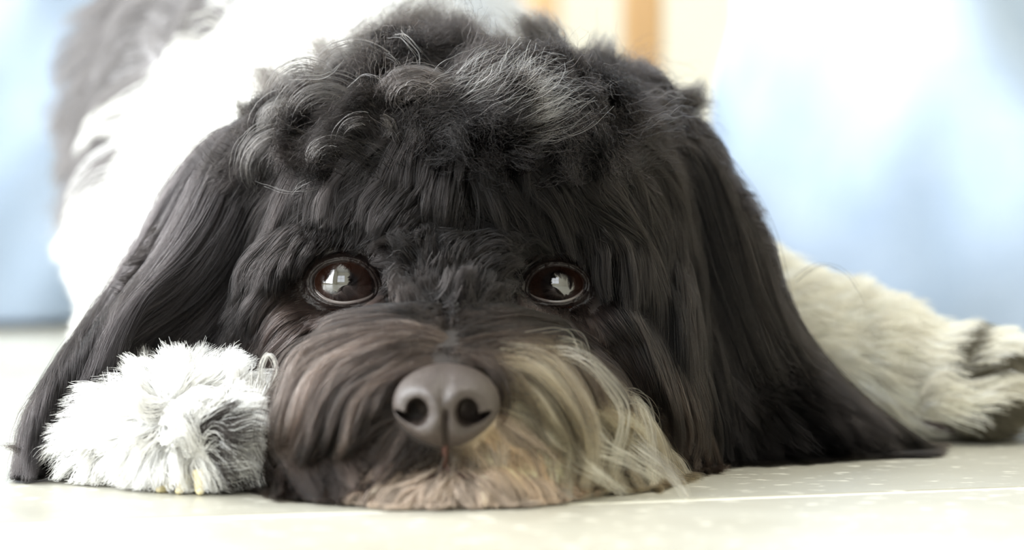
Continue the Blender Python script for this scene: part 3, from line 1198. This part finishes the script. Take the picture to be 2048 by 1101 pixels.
# ---- forehead, brows and cheeks
FG = [
    [(800, 330, 3), (740, 350, 5), (690, 400, 6), (660, 465, 5)],
    [(720, 330, 3), (650, 350, 5), (600, 400, 6), (570, 470, 5), (555, 540, 4)],
    [(650, 300, 3), (590, 330, 5), (550, 400, 6), (530, 480, 6), (520, 560, 4)],
    [(620, 400, 3), (580, 450, 5), (550, 520, 6), (535, 600, 5), (525, 660, 4)],
    [(760, 420, 2), (720, 445, 4), (690, 475, 5), (655, 500, 4)],
    [(840, 400, 2), (820, 440, 4), (790, 490, 5), (775, 515, 4)],
    [(600, 560, 2), (570, 600, 4), (550, 650, 5), (535, 690, 4)],
    [(640, 625, 1), (600, 645, 3), (570, 675, 4), (545, 720, 3)],
    [(560, 640, 2), (545, 700, 4), (540, 760, 4)],
    [(895, 590, .3), (890, 565, 1), (884, 535, 1.5)],
    [(925, 590, .3), (930, 565, 1), (938, 535, 1.5)],
    [(850, 590, .3), (835, 570, 1), (812, 552, 1.5)],
    [(970, 590, .3), (990, 575, 1), (1015, 560, 1.5)],
    [(880, 530, .3), (870, 505, 1), (856, 485, 1.5)],
    [(940, 530, .3), (955, 505, 1), (975, 485, 1.5)],
    [(820, 530, .3), (800, 515, 1), (778, 510, 1.5)],
    [(1000, 530, .3), (1018, 515, 1), (1040, 512, 1.5)],
    [(905, 470, .3), (908, 450, 1.2), (912, 425, 1.5)],
    [(850, 460, .5), (825, 475, 1.5), (800, 500, 2)],
    [(965, 460, .5), (990, 475, 1.5), (1015, 500, 2)],
    [(860, 250, 2), (840, 300, 5), (822, 360, 6), (812, 420, 4)],
    [(900, 260, 2), (895, 310, 5), (893, 360, 5), (893, 415, 3)],
    [(950, 250, 2), (965, 310, 5), (975, 360, 6), (985, 420, 4)],
    [(1060, 240, 2), (1130, 270, 5), (1190, 310, 6), (1235, 370, 5)],
    [(760, 240, 2), (700, 270, 5), (640, 310, 6), (590, 370, 5)],
    [(660, 230, 2), (600, 260, 5), (550, 310, 6), (515, 380, 5)],
    [(1180, 230, 2), (1240, 270, 5), (1290, 330, 6), (1310, 400, 5)],
    [(1020, 300, 2), (1060, 370, 4), (1095, 420, 5), (1120, 470, 5)],
    [(1100, 290, 3), (1170, 330, 5), (1220, 390, 6), (1250, 470, 6), (1265, 560, 4)],
    [(1180, 320, 3), (1240, 370, 5), (1275, 450, 6), (1290, 560, 5), (1300, 650, 4)],
    [(1080, 400, 2), (1140, 420, 4), (1200, 460, 6), (1240, 530, 5), (1255, 600, 4)],
    [(1000, 500, 1), (1030, 500, 3), (1060, 505, 3)],
    [(1180, 490, 1), (1210, 515, 4), (1235, 560, 5), (1250, 640, 4)],
    [(1190, 600, 1), (1220, 650, 4), (1250, 720, 5), (1280, 800, 5), (1300, 880, 4)],
    [(1150, 645, 1), (1200, 680, 4), (1240, 740, 5), (1270, 820, 4)],
    [(1260, 560, 2), (1290, 660, 5), (1310, 760, 6), (1330, 860, 5), (1340, 930, 3)],
    [(1270, 400, 2), (1310, 520, 5), (1330, 660, 6), (1345, 800, 5), (1350, 930, 3)],
    [(1230, 780, 2), (1260, 850, 4), (1290, 920, 3), (1310, 960, 1)],
    [(690, 628, .2), (680, 645, .8), (660, 662, 1.2)],
    [(730, 622, .2), (735, 640, .8), (730, 660, 1.2)],
    [(1110, 622, .2), (1112, 640, .8), (1122, 660, 1.2)],
    [(1160, 615, .2), (1175, 635, .8), (1190, 665, 1.5)],
    [(1060, 620, .2), (1050, 640, .8), (1045, 655, 1.2)],
    [(700, 508, .3), (735, 515, 1), (765, 540, 1.5)],
    [(650, 520, .3), (625, 545, 1), (612, 580, 1.5)],
    [(1100, 515, .3), (1070, 530, 1), (1050, 560, 1.5)],
    [(1150, 520, .3), (1180, 540, 1), (1195, 575, 1.5)],
]
G = np.array([lift_guide(g, 10) for g in FG])
mask = ONHEAD & NOPAW & NOLEG & (FACE > -.05) & inpoly(TPX, TPY, [(520, 240), (700, 200), (900, 220), (1100, 200), (1290, 240), (1350, 420), (1360, 940), (1230, 960), (1190, 720), (1130, 640), (1010, 625), (890, 615), (780, 640), (640, 650), (560, 760), (520, 740), (500, 500)])
R, Nn = roots(mask, 120000)
X = by_guides(R, Nn, G, rng.uniform(.65, 1.1, len(R)), 3, rng.uniform(0, .0035, len(R)))
ok = keep_off_eyes(X, 1.1)
X, R, Nn = X[ok], R[ok], Nn[ok]
X, own, nc = clump(X, 160, .75, 1.0)
X, own2, nc2 = clump(X, 22, .6, 1.0)
X = curl(X, own, nc, .0009, .8)
X = frizz(X, .00035)
ok = keep_off_eyes(X, 1.08)
X, R, own, own2 = X[ok], R[ok], own[ok], own2[ok]
c = vary(vary(coat(R), own, nc, .22), own2, nc2, .2)
fur('face_fur', X, c, .000062, M_dark, .2, 'black silky hair of the forehead, brows and cheeks')

# ---- ears
EL = [
    [(500, 240, 2), (430, 270, 5), (350, 360, 6), (270, 500, 6), (180, 650, 5), (90, 790, 4), (48, 890, 3, .006), (40, 958, 0, .002)],
    [(510, 260, 2), (460, 300, 5), (400, 400, 7), (330, 540, 7), (240, 680, 6), (150, 800, 5), (95, 890, 3, .004), (75, 960, 0, .000)],
    [(520, 290, 2), (480, 350, 5), (440, 450, 7), (390, 570, 7), (310, 690, 6), (220, 790, 5), (150, 880, 3), (120, 960, 0)],
    [(520, 320, 2), (500, 400, 5), (480, 500, 7), (450, 600, 7), (390, 700, 5), (300, 790, 4), (220, 880, 3), (180, 950, 0)],
    [(530, 350, 2), (520, 440, 5), (505, 540, 6), (490, 640, 6), (460, 730, 5), (400, 810, 4)],
    [(540, 380, 2), (532, 470, 5), (525, 560, 6), (520, 650, 6), (512, 735, 5)],
    [(470, 250, 2, .062), (390, 290, 5, .06), (310, 380, 6, .055), (240, 520, 6, .05), (160, 650, 5, .04), (70, 780, 4, .022), (32, 880, 3, .008), (45, 950, 0, .004)],
]
G = truncs(np.array([lift_guide(g, 16) for g in EL]), 16)
mask = ((TAGS == 'ear') | ((TAGS == 'head') & (TC[:, 1] > .03) & (TPX < 540))) & (TPX < 560) & (TPY > 230) & (TC[:, 2] > .003)
R, Nn = roots(mask * (FACE > -.4), 120000)
X = by_guides(R, Nn, G, rng.uniform(.6, 1.05, len(R)), 3, rng.uniform(0, .005, len(R)))
X, own, nc = clump(X, 260, .72, .9)
X, own2, nc2 = clump(X, 26, .7, 1.0)
X = curl(X, own, nc, .0010, .9)
X = frizz(X, .0005)
ok = inside_outline(X)
X, R, own, own2 = X[ok], R[ok], own[ok], own2[ok]
c = vary(vary(coat(R) * 2.2 + np.array([0, .0005, .0012]), own, nc, .3), own2, nc2, .22)  # lighter, bluish sheen of the lit ear put into the hair colour
fur('ear_fur', X, c, .000065, M_dark, .2, 'long straight dark hair of the ear that hangs behind the white paw')

ERG = [
    [(1350, 230, 2), (1420, 290, 5), (1490, 370, 6), (1540, 470, 6), (1572, 590, 5), (1625, 700, 4, .06), (1730, 805, 3, .066), (1870, 897, 0, .074)],
    [(1345, 250, 2), (1405, 320, 5), (1455, 420, 7), (1495, 540, 7), (1535, 660, 6), (1595, 765, 5), (1690, 850, 3), (1800, 915, 0)],
    [(1335, 270, 2), (1385, 360, 5), (1425, 480, 7), (1455, 600, 7), (1490, 720, 6), (1540, 820, 5), (1620, 905, 2), (1700, 928, 0)],
    [(1325, 290, 2), (1355, 400, 5), (1385, 520, 7), (1402, 650, 7), (1430, 770, 6), (1470, 870, 4), (1530, 935, 0)],
    [(1315, 320, 2), (1335, 430, 5), (1350, 560, 7), (1362, 690, 7), (1380, 810, 6), (1400, 900, 3), (1420, 940, 0)],
    [(1300, 350, 2), (1318, 480, 5), (1328, 620, 6), (1336, 750, 6), (1345, 870, 4), (1352, 940, 0)],
    [(1380, 250, 2, .07), (1450, 320, 5, .068), (1515, 400, 5, .066), (1555, 490, 5, .065), (1580, 600, 5, .063), (1640, 710, 4, .066), (1750, 815, 3, .07), (1885, 900, 0, .076)],
]
G = truncs(np.array([lift_guide(g, 16) for g in ERG]), 16)
mask = ((TAGS == 'ear') | (TAGS == 'head')) & (TPX > 1290) & (TPY > 230) & (TC[:, 2] > .003)
R, Nn = roots(mask * (FACE > -.4), 120000)
X = by_guides(R, Nn, G, rng.uniform(.6, 1.05, len(R)), 3, rng.uniform(0, .005, len(R)))
X, own, nc = clump(X, 260, .72, .9)
X, own2, nc2 = clump(X, 26, .7, 1.0)
X = curl(X, own, nc, .0010, .8)
X = frizz(X, .0005)
ok = inside_outline(X)
X, R, own, own2 = X[ok], R[ok], own[ok], own2[ok]
c = vary(vary(coat(R) * 1.0, own, nc, .25), own2, nc2, .22)
fur('ear_fur', X, c, .000065, M_dark, .2, 'long straight black hair of the ear fanned out on the floor')

# ---- muzzle
MG = [
    # image-left side, combed out and down
    [(870, 640, 1), (800, 640, 5), (700, 660, 8), (610, 730, 9), (560, 830, 8), (550, 930, 5), (570, 1000, 1)],
    [(865, 665, 1), (800, 670, 5), (710, 710, 8), (640, 790, 9), (600, 880, 8), (590, 960, 4), (600, 1010, 1)],
    [(855, 690, 1), (790, 710, 5), (720, 760, 8), (670, 840, 9), (640, 920, 7), (640, 1010, 1)],
    [(820, 720, 1), (760, 760, 5), (710, 820, 8), (680, 890, 8), (660, 960, 5), (665, 1015, 1)],
    [(790, 780, 1), (750, 820, 5), (720, 880, 7), (700, 950, 5), (700, 1015, 1)],
    [(790, 850, 1), (760, 890, 5), (740, 940, 6), (720, 1015, 1)],
    [(730, 650, 2), (650, 680, 5), (580, 740, 7), (550, 820, 6), (545, 900, 4)],
    [(680, 720, 2), (620, 770, 6), (580, 850, 7), (570, 950, 4), (590, 1005, 1)],
    [(640, 840, 2), (600, 890, 6), (580, 950, 5), (590, 1005, 1)],
    [(700, 860, 2), (660, 910, 6), (640, 960, 5), (650, 1010, 1)],
    # bridge
    [(890, 640, .5), (885, 665, 1.5), (870, 700, 2.5)],
    [(905, 640, .5), (915, 665, 1.5), (935, 700, 2.5)],
    [(895, 700, .3), (900, 715, 1.0), (915, 725, 1.5)],
    # image-right side
    [(930, 640, 1), (1000, 645, 5), (1090, 670, 7), (1180, 740, 8), (1240, 840, 8), (1270, 930, 6), (1290, 985, 2)],
    [(940, 670, 1), (1010, 680, 5), (1090, 720, 8), (1160, 800, 9), (1200, 890, 7), (1220, 985, 2)],
    [(950, 700, 1), (1020, 710, 5), (1080, 760, 8), (1130, 840, 9), (1160, 920, 6), (1170, 995, 1)],
    [(980, 730, 1), (1030, 760, 5), (1070, 820, 8), (1110, 900, 7), (1150, 990, 1)],
    [(1000, 800, 1), (1040, 830, 5), (1080, 880, 7), (1110, 940, 5), (1130, 1000, 1)],
    [(1010, 850, 1), (1040, 890, 4), (1080, 940, 5), (1120, 1000, 1)],
    [(1080, 760, 2), (1150, 810, 6), (1210, 880, 7), (1250, 950, 4), (1270, 990, 1)],
    [(1120, 880, 2), (1180, 920, 5), (1230, 960, 4), (1260, 990, 1)],
    [(1060, 660, 1), (1120, 680, 4), (1190, 730, 6), (1240, 800, 6), (1265, 880, 5)],
    # lips and chin
    [(860, 905, .3), (850, 925, 1.2), (835, 945, 1.5)],
    [(930, 905, .3), (945, 925, 1.2), (965, 945, 1.5)],
    [(975, 885, .2), (1000, 910, .6), (1025, 935, .8)],
    [(1010, 870, .2), (1040, 895, .6), (1070, 925, .8)],
    [(940, 915, .2), (955, 935, .6), (975, 955, .8)],
    [(830, 930, .3), (800, 960, 1.8), (770, 1000, 1)],
    [(890, 950, .3), (888, 980, 1.5), (885, 1018, .5)],
    [(960, 940, .3), (990, 970, 1.8), (1020, 1005, 1)],
    [(850, 970, .3), (825, 995, 1.2), (800, 1018, .5)],
    [(930, 970, .3), (950, 995, 1.2), (965, 1018, .5)],
    [(1040, 920, .5), (1060, 950, 2.5), (1090, 1000, 1)],
    [(760, 940, .5), (735, 975, 2.5), (710, 1015, 1)],
]
G = np.array([lift_guide(g, 13) for g in MG])
mask = (TC[:, 1] < .03) & (FACE > -.15) & inpoly(TPX, TPY, [(560, 740), (640, 655), (780, 632), (900, 612), (1020, 632), (1130, 655), (1200, 720), (1240, 850), (1250, 1000), (900, 1060), (560, 1040), (540, 850)])
mask = mask & ~(((TPX - NX) / 92) ** 2 + ((TPY - NY) / 74) ** 2 < 1) & (TC[:, 2] > .0015) & ~((TPX < 560) & (TPY > 690))
R, Nn = roots(mask, 75000)
X = by_guides(R, Nn, G, rng.uniform(.68, 1.08, len(R)), 3, rng.uniform(0, .003, len(R)))
nx, ny = PIX(X)
ok = ~((((nx - NX) / 98) ** 2 + ((ny - NY - 4) / 80) ** 2 < 1).any(1)) & keep_off_eyes(X, 1.1)
X, R, Nn = X[ok], R[ok], Nn[ok]
X, own, nc = clump(X, 170, .72, .9)
X, own2, nc2 = clump(X, 22, .7, .9)
X = curl(X, own, nc, .0008, .7)
X = frizz(X, .0004)
c0 = coat(R)
nx, ny = PIX(X)
over = ((((nx - 1020) / 62) ** 2 + ((ny - 903) / 46) ** 2 < 1) & (X[..., 1] < .02)).any(1) & (c0[:, 0] < .4) & (rng.random(len(X)) < .9)
X, R, c0, own, own2 = X[~over], R[~over], c0[~over], own[~over], own2[~over]
c = vary(vary(c0 * .78, own, nc, .38), own2, nc2, .4)
pk = c0[:, 0] > .4
c[pk] = vary(c0, own2, nc2, .28)[pk]
lt = (c0[:, 0] > .12) & (c0[:, 0] < .4) & (rng.random(nc2) < .3)[own2]
c[lt] = np.array([.42, .34, .21])
fur('lip_fur', X[pk], c[pk], .00007, M_pale, .3, 'short pinkish and peach hair round the mouth', .08)
X, c = X[~pk], c[~pk]
fur('muzzle_fur', X, c, .00007, M_dark, .25, 'dark brown muzzle hair turning tan on one side')

# pale long strands falling over the tan cheek
SG = [
    [(1000, 720, 3), (1060, 735, 6), (1120, 770, 9), (1165, 830, 10), (1180, 900, 9), (1185, 960, 5), (1165, 1003, 1)],
    [(1040, 715, 3), (1110, 740, 7), (1180, 790, 9), (1225, 860, 9), (1245, 920, 7), (1265, 985, 2)],
    [(1080, 700, 3), (1150, 730, 6), (1215, 790, 8), (1250, 860, 8), (1270, 940, 5), (1290, 985, 2)],
    [(1100, 870, 3), (1150, 915, 8, -.040), (1200, 950, 8, -.040), (1245, 985, 2, -.036)],
    [(1130, 860, 3), (1200, 900, 8, -.035), (1260, 925, 8, -.033), (1320, 960, 3, -.030)],
    [(1200, 800, 3), (1260, 880, 6, -.02), (1320, 930, 6, -.026), (1352, 965, 3, -.032), (1372, 1000, 0, -.036)],
    [(1060, 880, 3), (1090, 920, 5), (1110, 960, 4), (1135, 1003, 1)],
    [(1150, 760, 3), (1200, 830, 6), (1240, 900, 6), (1255, 960, 3)],
]
G = np.array([lift_guide(g, 16) for g in SG])
per = 24
R = np.repeat(G[:, 0], per, 0) + rng.normal(0, .0016, (len(G) * per, 3))
gi = np.repeat(np.arange(len(G)), per)
X = G[gi] - G[gi][:, :1] * 0
sp = rng.normal(0, 1, (len(R), 1, 3)) * np.array([.0022, .0012, .0016])
X = X + sp * (1 - .75 * np.linspace(0, 1, 16))[None, :, None]
X = frizz(X, .0005)
fur('long_strands', X, np.tile((.52, .45, .30), (len(R), 1)), .00010, M_dark, .35, 'long straw coloured hairs falling to the floor', .2)

# ---- topknot
top_poly = smoothstep(400, 220, TPY) * ((TC[:, 2] > P(0, 400, .05)[2]) & (TC[:, 1] < .115) & (TPX > 480) & (TPX < 1420))
R, Nn = roots(top_poly, 140000)


def topf(p, n, t):
    qx, qy = PIX(p)
    side = np.clip((qx - 900) / 500, -1, 1)
    d = np.stack([side * .9, -.15 * np.ones(len(p)), .55 - 1.1 * t - .5 * np.abs(side)], 1)
    return n * (.8 - .5 * t) + d * .55 + .8 * vnoise(p, 60) + .7 * vnoise(p + .3, 150)


L = rng.uniform(.009, .017, len(R))
X = by_field(R, Nn, L, 10, topf)
X, own, nc = clump(X, 240, .5, .9)
X, own2, nc2 = clump(X, 18, .7, 1.1)
X = curl(X, own, nc, .0016, .9, 1.0)
X = frizz(X, .0012)
px, py = PIX(X)
ok = inside_outline(X, 13)
ok &= keep_off_eyes(X, 1.1)
X, R, own, own2 = X[ok], R[ok], own[ok], own2[ok]
c = vary(vary(coat(R) * 1.0, own, nc, .45), own2, nc2, .2)
fur('topknot', X, c, .00006, M_dark, .2, 'tousled curly black hair on the crown')


R, Nn = roots((TC[:, 2] > P(0, 300, .05)[2]) & (TC[:, 1] < .115) & (TPX > 490) & (TPX < 1410), 2600)
X = by_field(R, Nn, rng.uniform(.014, .026, len(R)), 12, lambda p, n, t: n * (1 - .5 * t) + .7 * vnoise(p, 60) + np.array([0, 0, .25 - .5 * t]))
X, own, nc = clump(X, 5, .7, 1.3)
X = frizz(X, .0022)
X = X[inside_outline(X, 45)]
fur('flyaways', X, np.tile(BLACK * 3, (len(X), 1)), .00005, M_dark, .3, 'fine flyaway hairs round the crown', .5)


def lock(guide, n, w0, w1, col, rad=.00008, friz=.0005, k=12, name='hair_lock', m_=M_dark, jit=.25, mid=None):
    g = lift_guide(guide, k)
    t = np.linspace(0, 1, k)
    wd = w0 + (w1 - w0) * t
    if mid: wd = wd + mid * np.sin(math.pi * t)
    o = rng.normal(0, 1, (n, 1, 3))
    X = g[None] + o * wd[None, :, None]
    le = rng.uniform(.7, 1.0, n)
    # shorten some strands along the guide
    idx = le[:, None] * (k - 1) * t[None]
    i0 = np.floor(idx).astype(int).clip(0, k - 2); f = idx - i0
    ar = np.arange(n)[:, None]
    X = X[ar, i0] * (1 - f[..., None]) + X[ar, i0 + 1] * f[..., None]
    return frizz(X, friz), np.tile(np.array(col, float), (n, 1))


# silhouette tufts and curls of the crown
tufts = [
    ([(860, 150, 0, .075), (840, 90, 0, .078), (850, 45, 0, .08), (880, 20, 0, .08)], 900, .005, .0026, .03),
    ([(900, 150, 0, .08), (915, 95, 0, .082), (930, 60, 0, .083), (960, 60, 0, .083)], 700, .0045, .0022, .03),
    ([(820, 150, 0, .075), (800, 100, 0, .075), (800, 60, 0, .076), (830, 30, 0, .078)], 700, .0045, .002, .03),
    ([(1100, 150, 0, .08), (1080, 100, 0, .08), (1062, 60, 0, .08), (1035, 28, 0, .08)], 420, .003, .0006, .03),
    ([(1130, 160, 0, .085), (1110, 110, 0, .086), (1095, 70, 0, .086), (1075, 25, 0, .086)], 420, .003, .001, .035),
    ([(1150, 200, 0, .08), (1180, 150, 0, .082), (1205, 110, 0, .083), (1212, 75, 0, .083)], 500, .0035, .0012, .04),
    ([(1190, 220, 0, .085), (1240, 170, 0, .088), (1255, 150, 0, .09), (1290, 130, 0, .09)], 350, .003, .0015, .04),
    ([(1300, 230, 0, .075), (1350, 205, 0, .076), (1385, 195, 0, .077), (1408, 160, 0, .077)], 260, .0025, .0003, .03),
    ([(1310, 240, 0, .074), (1360, 215, 0, .075), (1395, 205, 0, .075), (1425, 208, 0, .075)], 300, .003, .0004, .03),
    ([(1320, 270, 0, .075), (1370, 250, 0, .076), (1400, 255, 0, .076), (1430, 285, 0, .076)], 160, .0025, .0010, .03),
    ([(520, 250, 0, .06), (500, 235, 0, .06), (485, 220, 0, .06), (478, 200, 0, .06)], 130, .0016, .0002, .02),
    ([(580, 200, 0, .075), (545, 170, 0, .08), (520, 155, 0, .085), (500, 160, 0, .085)], 260, .003, .0018, .06),
    ([(680, 160, 0, .075), (655, 115, 0, .08), (640, 90, 0, .082), (650, 70, 0, .082)], 260, .003, .0018, .05),
    ([(740, 130, 0, .075), (725, 85, 0, .078), (740, 55, 0, .08), (760, 45, 0, .08)], 260, .0032, .0018, .05),
    ([(1010, 150, 0, .08), (1010, 100, 0, .08), (1000, 80, 0, .08), (985, 70, 0, .08)], 300, .0035, .0018, .04),
]
Xs, Cs = [], []
for g, n, w0, w1, cv in tufts:
    X, c = lock(g, n, w0, w1, (cv * .5, cv * .43, cv * .38), friz=.0012)
    Xs.append(X); Cs.append(c)
fur('crown_tuft', np.vstack(Xs), np.vstack(Cs), .00009, M_dark, .2, 'wispy black tufts standing up from the crown', .3)

# round curl on the crown
n, k = 900, 16
Cc = P(835, 200, .0135)
a0 = rng.uniform(2.2, 3.6, n)
sw = rng.uniform(2.6, 4.4, n)
tt = np.linspace(0, 1, k)
ang = a0[:, None] - sw[:, None] * tt
rad_ = rng.uniform(.0018, .0098, n)[:, None] * (1 - .22 * tt)
dep = rng.normal(0, .0022, n)[:, None] + .004 * (rad_ / .008) ** 2
X = np.stack([Cc[0] + rad_ * np.cos(ang) * 1.1, Cc[1] + dep + 0 * ang, Cc[2] + rad_ * np.sin(ang) * .85], 2)
X = frizz(X, .0011)
fur('curl', X, np.tile((.026, .022, .020), (n, 1)), .00009, M_dark, .3, 'round curl of hair on the crown', .4)
# further curls: (centre px,py,Y, radius m, start, sweep, count, colour)
Xs, Cs = [], []
for cx_, cy_, Y_, r_c, s0, s1, n, cv in ((720, 285, .014, .0045, 1.4, 3.6, 260, .13), (762, 262, .012, .0028, 1.2, -3.0, 120, .12), (660, 330, .012, .0055, 1.2, 1.8, 120, .09),
                                     (600, 200, .03, .008, .6, 2.4, 60, .05), (640, 250, .022, .009, .8, 2.2, 60, .045), (900, 280, .014, .010, 2.6, -2.0, 120, .05),
                                     (1010, 250, .02, .012, 3.2, -1.6, 80, .06), (570, 260, .03, .006, .9, 2.6, 260, .05), (700, 180, .03, .010, .5, 2.4, 60, .05),
                                     (1230, 260, .035, .010, 2.6, -2.0, 80, .035), (1120, 300, .02, .012, 2.4, -1.8, 80, .05), (560, 350, .028, .009, 1.6, 1.8, 120, .05)):
    Cc = P(cx_, cy_, Y_)
    ang = (s0 + rng.normal(0, .25, n))[:, None] + (s1 * rng.uniform(.7, 1.1, n))[:, None] * tt
    rad_ = (r_c * rng.normal(1, .26, n))[:, None] * (1 - .2 * tt)
    X = np.stack([Cc[0] + rad_ * np.cos(ang), Cc[1] + rng.normal(0, .0026, n)[:, None] + .3 * rad_ * (tt - .5), Cc[2] + rad_ * np.sin(ang)], 2)
    Xs.append(frizz(X, .0004)); Cs.append(np.tile((cv * .45, cv * .40, cv * .36), (n, 1)))
fur('curl', np.vstack(Xs), np.vstack(Cs), .00008, M_dark, .25, 'loose small curls above the brow', .35)

# silver hairs swept over the crown
SV = [
    [(900, 250, 1, .02), (930, 190, 0, .012), (990, 145, 0, .010), (1040, 130, 0, .012)],
    [(910, 260, 1, .02), (960, 210, 0, .012), (1010, 170, 0, .008), (1060, 115, 0, .010)],
    [(930, 260, 1, .02), (990, 230, 0, .010), (1050, 200, 0, .006), (1130, 155, 0, .010)],
    [(950, 270, 1, .02), (1010, 250, 0, .010), (1080, 225, 0, .006), (1180, 170, 0, .010)],
    [(960, 275, 1, .02), (1040, 262, 0, .009), (1110, 240, 0, .006), (1185, 205, 0, .008)],
    [(1000, 280, 1, .02), (1070, 262, 0, .010), (1120, 250, 0, .008), (1170, 235, 0, .008)],
    [(1000, 230, 1, .02), (1020, 190, 0, .010), (1025, 150, 0, .008), (1030, 110, 0, .010)],
    [(890, 230, 1, .025), (900, 180, 0, .016), (930, 140, 0, .014), (985, 118, 0, .016)],
    [(1040, 240, 1, .02), (1050, 200, 0, .010), (1090, 165, 0, .008), (1130, 170, 0, .008)],
]
G = np.array([lift_guide(g, 12) for g in SV])
per_ = 120
gi = np.repeat(np.arange(len(G)), per_)
mixj = rng.integers(0, len(G), len(gi)); wv = rng.uniform(0, .35, len(gi))[:, None, None]
X = G[gi] * (1 - wv) + G[mixj] * wv
X = X + rng.normal(0, 1, (len(gi), 1, 3)) * np.array([.0040, .003, .0030]) * np.linspace(1, .9, 12)[None, :, None]
sh = rng.uniform(.5, 1.05, len(gi))[:, None, None]
X = X[:, :1] + (X - X[:, :1]) * sh
X, own, nc = clump(X, 5, .5, 1.2)
X = curl(X, own, nc, .0016, .8)
X = frizz(X, .0009)
fur('silver_hairs', X, np.tile((.20, .19, .17), (len(gi), 1)), .00006, M_dark, .4, 'thin silver hairs swept across the crown', .5)

# single stray hairs
ST = [
    [(575, 155, 0, .03), (640, 155, 0, .02), (670, 135, 0, .02), (700, 100, 0, .03)],
    [(755, 110, 0, .03), (785, 117, 0, .02), (805, 145, 0, .02), (830, 175, 0, .02)],
    [(785, 70, 0, .03), (815, 75, 0, .02), (840, 105, 0, .02), (880, 150, 0, .03)],
    [(835, 145, 0, .02), (836, 110, 0, .02), (810, 75, 0, .02), (800, 60, 0, .03)],
    [(690, 175, 0, .02), (720, 150, 0, .015), (755, 155, 0, .012), (790, 185, 0, .015)],
    [(1080, 118, 0, .03), (1105, 108, 0, .02), (1135, 115, 0, .02)],
    [(1160, 285, 0, .02), (1200, 300, 0, .015), (1230, 320, 0, .015), (1245, 345, 0, .02)],
    [(780, 320, 0, .015), (740, 315, 0, .010), (700, 330, 0, .010)],
    [(700, 355, 0, .012), (590, 380, 0, .01), (540, 368, 0, .015), (512, 360, 0, .02)],
    [(640, 345, 0, .01), (600, 365, 0, .01), (583, 388, 0, .012)],
    [(1590, 560, 0, .06), (1640, 530, 0, .055), (1700, 560, 0, .05), (1740, 640, 0, .05)],
    [(1575, 590, 0, .06), (1600, 660, 0, .055), (1680, 750, 0, .055), (1758, 825, 0, .06)],
    [(420, 545, 0, .035), (370, 590, 0, .034), (310, 618, 0, .034), (250, 640, 0, .034)],
    [(415, 560, 0, .035), (360, 600, 0, .034), (300, 625, 0, .034), (245, 643, 0, .034)],
]
Xs = []
for g in ST:
    X, c = lock(g, 3, .0006, .0002, (.3, .3, .3), friz=.0004, k=12)
    Xs.append(X)
X = np.vstack(Xs)
c = np.tile((.26, .24, .22), (len(X), 1)); c[30:36] = (.02, .017, .014)
fur('stray_hairs', X, c, .00005, M_dark, .5, 'single loose hairs', .3)

# loose flyaways off the ears' edge and outer wisps
X1, c1 = lock([(150, 760, 0, .03), (80, 800, 0, .02), (38, 870, 0, .01), (45, 935, 0, .005)], 26, .0018, .0008, (.03, .026, .024), friz=.0006)
X2, c2 = lock([(70, 920, 0, .003), (45, 905, 0, .002), (25, 895, 0, .002), (5, 893, 0, .002)], 60, .0009, .0001, (.03, .026, .024), friz=.0003)
X3, c3 = lock([(1700, 880, 0, .06), (1780, 895, 0, .066), (1850, 902, 0, .072), (1905, 898, 0, .078)], 300, .0022, .0004, (.025, .02, .018), friz=.0006)
X4, c4 = lock([(190, 720, 0, .03), (120, 780, 0, .02), (70, 830, 0, .012), (45, 900, 0, .006)], 60, .003, .0012, (.03, .026, .024), friz=.0007)
fur('ear_wisps', np.vstack([X1, X2, X3, X4]), np.vstack([c1, c2, c3, c4]), .00008, M_dark, .3, 'thin wisps at the tips of the ears')
print('strands', NS, 'body verts', len(V))
